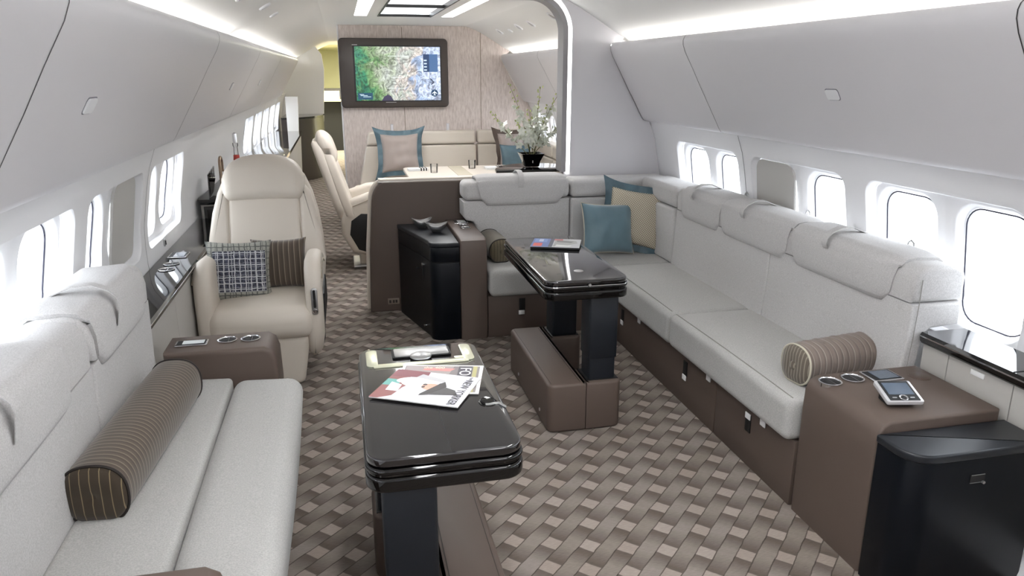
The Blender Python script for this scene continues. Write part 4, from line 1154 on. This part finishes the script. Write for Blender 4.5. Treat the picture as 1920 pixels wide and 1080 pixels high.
# ---- cream lounge chairs ---------------------------------------------------------------
def recliner(label, loc, rz):
    t = thing('recliner', label, 'armchair', loc, rz)
    L = 'leather'
    # pedestal and skirt
    MB().soft(-.16, .20, .04, .52, .0, .30, r=.03, deform=lambda v: Vector((v.x*(1+.25*(v.z/.3)), v.y-(v.z-.15)*.1, v.z))).build('base', L, t)
    MB().box(-.20, .20, .08, .60, .0, .03, r=.01).build('plinth', 'silver', t)
    MB().soft(-.285, .285, -.02, .52, .285, .47, r=.075, crown=(0, .012, .012)).build('seat_cushion', L, t)
    for s in (-1, 1):
        # armrest: outline in the side plane (y, z), rounded fat slab
        prof = [(-.0, .30), (.0, .55), (.015, .64), (.06, .70), (.14, .725), (.42, .70), (.66, .63), (.70, .56), (.70, .34), (.60, .17), (.42, .13), (.16, .13), (.05, .18)]
        a, b = sorted((s*.238, s*.332))
        def df(v, s=s):
            if v.z < .35: v.x -= s*(.35-v.z)**2*.9*(1 if abs(v.x) > .29 else .25)
            return v
        MB().prism(prof, a, b, 'x', r=.04, seg=5, deform=df).build('armrest', L, t, 60)
        inner = [(.14, .50), (.50, .52), (.60, .46), (.62, .34), (.54, .20), (.42, .16), (.20, .16), (.13, .24)]
        a, b = sorted((s*.320, s*.337))
        def df2(v, s=s):
            if v.z < .35: v.x -= s*(.35-v.z)**2*.9
            return v
        MB().prism(inner, a, b, 'x', r=.004, deform=df2).build('side_panel', 'darkhole', t, 60)
        pts = [(s*.333, y, z) for y, z in [(.03, .62), (.08, .655), (.16, .67), (.42, .64), (.58, .585)]]
        MB().tube(pts, .004, 6).build('arm_piping', 'leather_seam', t)
    # handle on the right arm
    hm = T(.287, -.003, .50)
    h = MB().prism(rrect(-.017, .017, -.075, .075, .016), -.006, .006, 'z', r=.002, mx=hm @ R('X', 90)).build('recline_handle', 'silver', t)
    MB().prism(rrect(-.007, .007, -.035, .065, .006), 0, .003, 'z', mx=hm @ R('X', 90) @ T(0, 0, .0055)).build('slot', 'darkhole', h)
    MB().lathe([(0, .004), (.011, .003), (.014, 0), (0, 0)], n=20, mx=hm @ R('X', 90) @ T(0, -.055, .006)).build('button', 'chrome', h)
    # back: leaning
    def lean(v):
        z = v.z; v.y += (z-.42)*.36; return v
    def outl(s, k=0):
        return [(.20, .44), (.315, .48), (.345, .58), (.335, .72), (.315, .86), (.285, .98), (.24, 1.08), (.19, 1.13)]
    o = outl(1); shell = o + [(-x, z) for x, z in reversed(o)]
    MB().prism(shell, .60, .70, 'y', r=.035, seg=4, deform=lean, cuts=1).build('back_shell', L, t, 60)
    for s in (-1, 1):
        w = [(s*.215, .48), (s*.335, .50), (s*.345, .60), (s*.33, .74), (s*.305, .88), (s*.272, .99), (s*.225, 1.05), (s*.205, 1.0), (s*.205, .7)]
        MB().prism(w, .52, .63, 'y', r=.032, seg=5, deform=lean).build('side_wing', L, t, 60)
    def cen(v):
        f = (v.z-.44)/.6; v.x *= (1.02-.10*f)
        return lean(v)
    MB().soft(-.225, .225, .525, .63, .42, 1.0, r=.03, crown=(0, .015, 0), deform=cen).build('backrest', L, t, 60)
    def hd(v):
        x = v.x/.24
        if v.z > 1.08: v.z -= (abs(x)**3)*.075
        if v.z < 1.05: v.z += .012*(abs(x)**2)*-1
        return lean(v)
    MB().soft(-.245, .245, .49, .64, .955, 1.20, r=.065, crown=(0, .01, .012), deform=hd, n=12).build('headrest', L, t, 60)
    for s in (-1, 1):
        MB().tube([Vector(lean(Vector((s*(.222-.03*k/8), .530, .50+.055*k)))) for k in range(9)], .0028, 6).build('seam', 'leather_seam', t)
    return t
r1 = recliner('cream leather recliner facing the viewer with two cushions, left of aisle', (-.488, 4.03, 0), 0)
r2 = dup(r1, (.55, 6.85, 0), math.radians(90), 'cream leather chair seen from its side at the dining table', None); r2.scale = (1, .86, 1)

# ---- credenza on the left with its things ---------------------------------------------
t = thing('credenza', 'long dark credenza with a glossy top along the left wall behind recliner', 'credenza', (-.80, 8.7, 0))
MB().prism([(-.17, 0), (.17, 0), (.20, .81), (-.19, .81), (-.19, .3)], -3.2, 3.1, 'y', r=.004).build('body', 'greydrawer', t)
MB().prism([(-.19, .815), (.22, .815), (.22, .85), (-.205, .85)], -3.22, 3.12, 'y', r=.004).build('credenza_top', 'blackgloss', t)
MB().box(-.17, .185, -3.215, -3.203, .30, .80, r=.003).build('end_panel', 'blackgloss', t)
MB().box(-.15, .17, -3.222, -3.214, .70, .78, r=.003).build('drawer_front', 'frameblack', t)
t = thing('faucet', 'curved bronze faucet standing on the credenza', 'faucet', (-.86, 5.66, .85))
MB().cyl((0, 0, 0), (0, 0, .02), .022, n=20).build('collar', 'bronze', t)
MB().tube([(0, 0, .02), (0, 0, .22)]+[(0, .045-.045*math.cos(math.radians(a)), .22+.045*math.sin(math.radians(a))) for a in range(20, 181, 20)]+[(0, .09, .16)], .011, 10).build('spout', 'bronze', t)
MB().box(-.006, .006, .1, .16, .0, .012).build('lever', 'bronze', t)
t = thing('glass_screen', 'clear low glass screen standing at the near end of the credenza', 'screen', (-.93, 5.6, .852))
t.name = 'glass_screen'
MB().prism([(-.08, 0), (.10, .02), (.24, .10), (.24, .19), (-.05, .16)], -.003, .003, 'x').build('sheet', 'glass', t)
t = thing('bottle', 'tall clear bottle with a red band standing on the credenza', 'bottle', (-.80, 6.1, .85))
MB().lathe([(0, 0), (.036, 0), (.04, .02), (.036, .14), (.018, .22), (.015, .30), (.02, .31), (.02, .33), (0, .33)], n=24).build('glass_body', 'glass', t)
MB().lathe([(.020, .20), (.0185, .24), (.022, .24), (.024, .20), (.020, .20)], n=24).build('band', 'red', t)
MB().lathe([(0, .33), (.016, .33), (.016, .40), (0, .41)], n=20).build('stopper', 'chrome', t)
t = thing('picture_frame', 'small dark easel frame standing on the credenza', 'frame', (-.72, 7.05, .851))
MB().tube([(-.10, 0, .005), (0, .05, .13), (.09, 0, .005)], .009, 6).build('stand', 'frameblack', t)
MB().prism([(-.07, 0), (.0, .1), (.07, 0)], .02, .028, 'y').build('plate', 'chrome', t)
t = thing('tray', 'dark tray with raised rim on the credenza above the recliner headrest', 'tray', (-.80, 6.62, .851))
MB().prism(rrect(-.12, .12, -.16, .16, .02), 0, .012, 'z', r=.003).build('tray_base', 'blackgloss', t)
MB().tube([(x, y, .018) for x, y in rrect(-.12, .12, -.16, .16, .02)], .006, 6, closed=True).build('rim', 'frameblack', t)

# ---- television ---------------------------------------------------------------------------
tv = thing('television', 'wall television showing an aerial map in a dark brown frame', 'television', (.65, 9.25, 1.30))
MB().prism([(x, z) for x, z in rrect(-.635, .625, -.005, .775, .05)], -.085, -.002, 'y', r=.012, seg=3).build('surround', 'darkwood', tv)
MB().prism(rrect(-.475, .545, .065, .695, .008), -.090, -.084, 'y').build('bezel', 'frameblack', tv)
scm = MB().box(-.50, .50, -.001, .001, -.305, .305).build('screen', 'map', tv); scm.location = (.037, -.0915, .38); scm.scale = (.985, 1, .99)
def scr(poly, c, k=0, s=1.0, nm='map_overlay'):
    return MB().prism([(x, z) for x, z in poly], -.0945-.0004*k, -.0935-.0004*k, 'y').build(nm, lit(c, s), tv)
scr(rrect(.33, .40, .40, .60, .004), (40, 62, 96), 0); scr(rrect(.40, .50, .40, .60, .004), (66, 98, 140), 0)
for q in range(4): scr(rrect(.338, .372, .415+.036*q, .430+.036*q, .002), (190, 206, 224), 1)
scr(rrect(-.44, -.27, .09, .165, .002), (16, 66, 92), 0)
for (x0_, x1_, z_) in ((-.42, -.37, .145), (-.38, -.29, .118), (-.41, -.33, .132)): scr(rrect(x0_, x1_, z_, z_+.006, .001), (200, 220, 226), 1)
scr([(.42, .19+.06), (.455, .225+.06), (.41, .27+.06), (.405, .262+.06), (.438, .225+.06), (.414, .20+.06)], (28, 40, 60), 1)
scr([(x, z) for x, z in ell(.455, .16, .042, .042, n=24)], (24, 58, 88), 0)
pl_icon = [(.455, .19), (.460, .175), (.485, .158), (.485, .152), (.460, .160), (.459, .145), (.468, .136), (.468, .132), (.455, .136), (.442, .132), (.442, .136), (.451, .145), (.450, .160), (.425, .152), (.425, .158), (.450, .175)]
scr(pl_icon, (226, 236, 240), 2)
scr([(-.17, .075), (-.03, .075), (-.06, .13), (-.10, .145), (-.14, .12)], (52, 48, 74), 0)
for (x0_, x1_, z_) in ((-.08, .16, .575), (-.05, .10, .335), (-.10, .12, .215)): scr(rrect(x0_, x1_, z_, z_+.005, .001), (214, 226, 218), 1)
MB().box(-.48, -.42, -.0915, -.0885, .697, .702).build('indicator', 'silver', tv); MB().box(-.12, .0, -.0915, -.0885, .055, .060).build('indicator', 'silver', tv)

# ---- dining banquette, table, things --------------------------------------------------------
bq = thing('banquette', 'cream leather corner banquette under the television behind dining table', 'banquette', (1.1, 8.9, 0))
def BQ(nm, mb, m='leather'):
    o = mb.build(nm, m, None, 50); o.data.transform(T(-1.1, -8.9, 0)); o.parent = bq; return o
def blean(v): v.y += (v.z-.45)*.12; return v
for i, (a, b) in enumerate(((.20, .865), (.885, 1.53), (1.55, 2.20))):
    df = blean
    if i == 0: df = lambda v: blean(Vector((v.x - ((.6-v.z)*.22 if v.x < .5 else 0) * 1, v.y, v.z)))
    BQ('backrest', MB().soft(a, b, 8.72, 8.86, .45, .885, r=.02, deform=df))
    BQ('back_top', MB().soft(a, b, 8.715, 8.87, .893, 1.045, r=.03, deform=df))
BQ('seat_cushion', MB().soft(.10, 1.65, 8.18, 8.72, .30, .46, r=.04)); BQ('base_panel', MB().box(.14, 2.2, 8.25, 8.95, 0, .30, r=.01))
BQ('seat_cushion', MB().soft(1.66, 2.20, 6.0, 8.72, .30, .46, r=.04)); BQ('base_panel', MB().box(1.75, 2.15, 6.0, 8.25, 0, .30, r=.01))
for (a, b) in ((5.95, 6.85), (6.86, 7.75), (7.76, 8.70)):
    BQ('backrest', MB().soft(2.18, 2.33, a, b, .45, .80, r=.02)); BQ('back_top', MB().soft(2.17, 2.34, a, b, .808, .95, r=.03))
for x in (.57, 1.22):
    BQ('belt_guide', MB().box(x-.015, x+.015, 8.90, 8.93, 1.03, 1.12, r=.004), 'panel')
cushion('taupe satin cushion with blue flange on the banquette below the television', (.62, 8.50, .83), (math.radians(-10), 0, math.radians(4)), .44, .44, .14, 'taupecush', flange=.05, fm='bluedark', grp=None, seed=6, pinch=.14)
cushion('taupe satin cushion with brown flange half hidden behind the white flowers', (1.92, 8.50, .83), (math.radians(-10), 0, math.radians(20)), .42, .42, .13, 'taupecush', flange=.045, fm='taupe', seed=7, pinch=.14)
cushion('slate blue cushion on the banquette behind the black flower pot', (1.88, 8.16, .74), (math.radians(-12), 0, math.radians(8)), .38, .40, .12, 'bluedark', seed=8)
dt = thing('dining_table', 'long cream dining table beyond the taupe divider', 'table', (1.12, 6.9, 0))
MB().prism(rrect(-.53, .60, -1.05, .95, .08), .715, .75, 'z', r=.01, seg=3).build('table_top', 'leather', dt)
MB().box(-.15, .15, -.5, .5, 0, .715, r=.03).build('pedestal', 'leather', dt)
tag(MB().box(-.06, .08, -1.0, .93, 0, .003).build('table_runner', 'runner', None, loc=(1.12, 6.9, .7505)), 'beige runner laid across the cream dining table', 'table runner')
def glass_(label, loc):
    t = thing('tumbler', label, 'glass', loc, group='tumblers on the dining table')
    MB().lathe([(0, 0), (.034, 0), (.038, .085), (.0365, .085), (.033, .012), (0, .012)], n=24).build('glass_body', 'glass', t)
    return t
glass_('clear square tumbler left of the runner on the dining table', (.86, 7.35, .7505)); glass_('clear tumbler right of the runner, farther back on dining table', (1.28, 7.6, .7505))
for (lab, x, y) in (('white folded napkin with striped edge at the left of dining table', .72, 7.55), ('white folded napkin with striped edge at the right of dining table', 1.50, 7.5)):
    t = thing('napkin', lab, 'napkin', (x, y, .7505), .1, 'napkins on the dining table')
    for k in range(2): MB().box(-.10, .10, -.05, .05, .013*k, .013*k+.012, r=.004).build('fold', 'white', t)
    for k in range(3): MB().box(.02+k*.026, .033+k*.026, -.0515, .0515, -.000, .0275, r=.001).build('stripe', 'taupe_dark', t)
t = thing('place_ornament', 'tiny silver ring ornament on the near edge of dining table', 'ornament', (.72, 6.75, .7505))
MB().tube([(.03*math.cos(a/10*PI), 0, .03*math.sin(a/10*PI)+.004) for a in range(0, 11)], .004, 6).build('ring', 'silver', t)

# half-round black shelf on the divider and the flowers
sh = MB().prism([(.02, 0)]+[(.70, 0)]+[(.36+.34*math.cos(math.radians(a)), .42*math.sin(math.radians(a))) for a in range(12, 180, 12)], 0, .022, 'z', r=.004).build('shelf', 'blackgloss', None, loc=(1.09, 5.50, .9695))
tag(sh, 'black half-round glossy shelf behind the sofa holding the flower pot', 'shelf')
fl_t = thing('flower_arrangement', 'white orchid stems in a flared black pot at the arch', 'flowers', (1.43, 5.72, .992))
MB().loft([[(x*s_, y*s_, z) for x, y in rrect(-1, 1, -1, 1, .06, 3)] for s_, z in ((.05, 0), (.055, .005), (.062, .04), (.088, .098), (.092, .10), (.084, .10), (.06, .06))], cap0=True, cap1=True).build('pot', 'blackgloss', fl_t, 30)
MB().box(-.003, .003, -.066, -.0645, .03, .07).build('mark', 'silver', fl_t)
rnd = random.Random(11)
tips = [(-.17, .0, .61), (.08, .03, .60), (.23, -.02, .575), (-.30, .02, .41), (.0, .05, .42), (.15, .05, .45), (-.12, -.03, .34), (.26, .0, .36)]
flw = MB(); bud = MB()
for i, tp in enumerate(tips):
    b0 = Vector((rnd.uniform(-.03, .03), rnd.uniform(-.03, .03), .07)); tpv = Vector(tp)
    pts = []
    for k in range(13):
        f = k/12; p = b0.lerp(tpv, f); p.x += (tpv.x-b0.x)*.10*math.sin(PI*f)*(1 if i % 2 else -1); p.z += .02*math.sin(PI*f)
        pts.append(p)
    MB().tube(pts, [.0035*(1-.6*k/12) for k in range(13)], 6).build('stem', 'stem', fl_t)
    for k in range(3, 13):
        f = k/12
        for q in range(2 if f > .6 else 3):
            p = pts[k] + Vector((rnd.uniform(-.02, .02), rnd.uniform(-.02, .02), rnd.uniform(-.012, .012)))
            if f > .62:
                bud.lathe([(0, -.010), (.005, -.004), (.006, .004), (0, .013)], n=6, mx=T(*p) @ R('X', rnd.uniform(-50, 50)) @ R('Y', rnd.uniform(-60, 60)))
            if f < .72:
                cbl = rnd.uniform(.020, .033); base = T(*(p+Vector((rnd.uniform(-.03, .03), rnd.uniform(-.03, .03), 0)))) @ R('Z', rnd.uniform(0, 360)) @ R('X', rnd.uniform(20, 110))
                for pe in range(5):
                    a = pe*72
                    mxp = base @ R('Z', a) @ R('X', 22)
                    t_ = bmesh.new(); rows = [(.1, 0, 0), (.42, .5, .1), (.3, .9, -.05), (.05, 1.15, -.2)]
                    vv = [(t_.verts.new((-w_*cbl, l_*cbl, h_*cbl)), t_.verts.new((0, l_*cbl, h_*cbl+.0015)), t_.verts.new((w_*cbl, l_*cbl, h_*cbl))) for w_, l_, h_ in rows]
                    for A_, B2 in zip(vv, vv[1:]):
                        t_.faces.new((A_[0], A_[1], B2[1], B2[0])); t_.faces.new((A_[1], A_[2], B2[2], B2[1]))
                    flw._merge(t_, mxp)
o = flw.build('blossoms', 'petal', fl_t); o['kind'] = 'stuff'
o = bud.build('buds', 'bud', fl_t); o['kind'] = 'stuff'

# small latch on the left wall above the ledge
t = thing('wall_hook', 'small dark latch on the left wall under the window by the ledge', 'latch', (CX-hw(.77)+.004, 4.45, .775))
MB().box(-.003, .004, -.012, .012, -.02, .02, r=.002).build('plate', 'silver', t); MB().box(.004, .008, -.006, .006, -.012, .012, r=.001).build('catch', 'darkhole', t)

# ================================================================== LIGHT
w = bpy.data.worlds.new('outside daylight'); sc.world = w; w.use_nodes = True
bg = w.node_tree.nodes['Background']; bg.inputs[0].default_value = (.88, .94, 1, 1); bg.inputs[1].default_value = 4.6
for side, units, z0, z1 in ((1, unitsR, .66, 1.235), (-1, unitsL, .80, 1.235)):
    for (a, b) in units:
        lp = bpy.data.lights.new('daylight_portal', 'AREA'); lp.shape = 'RECTANGLE'; lp.size = b-a+.04; lp.size_y = z1-z0+.04
        lp.cycles.is_portal = True
        o = bpy.data.objects.new('daylight_portal', lp); COL.objects.link(o)
        o.location = (CX+side*1.86, (a+b)/2, (z0+z1)/2)
        o.rotation_euler = (PI/2, 0, PI/2 if side > 0 else -PI/2)
        
sc.view_settings.view_transform = 'Standard'; sc.view_settings.look = 'None'; sc.view_settings.gamma = 1
sc.view_settings.use_curve_mapping = False; sc.view_settings.exposure = 0.62
sc.cycles.max_bounces = 10; sc.cycles.diffuse_bounces = 6; sc.cycles.glossy_bounces = 4; sc.cycles.transparent_max_bounces = 12
sc.cycles.use_denoising = True
sc.cycles.sample_clamp_indirect = 4
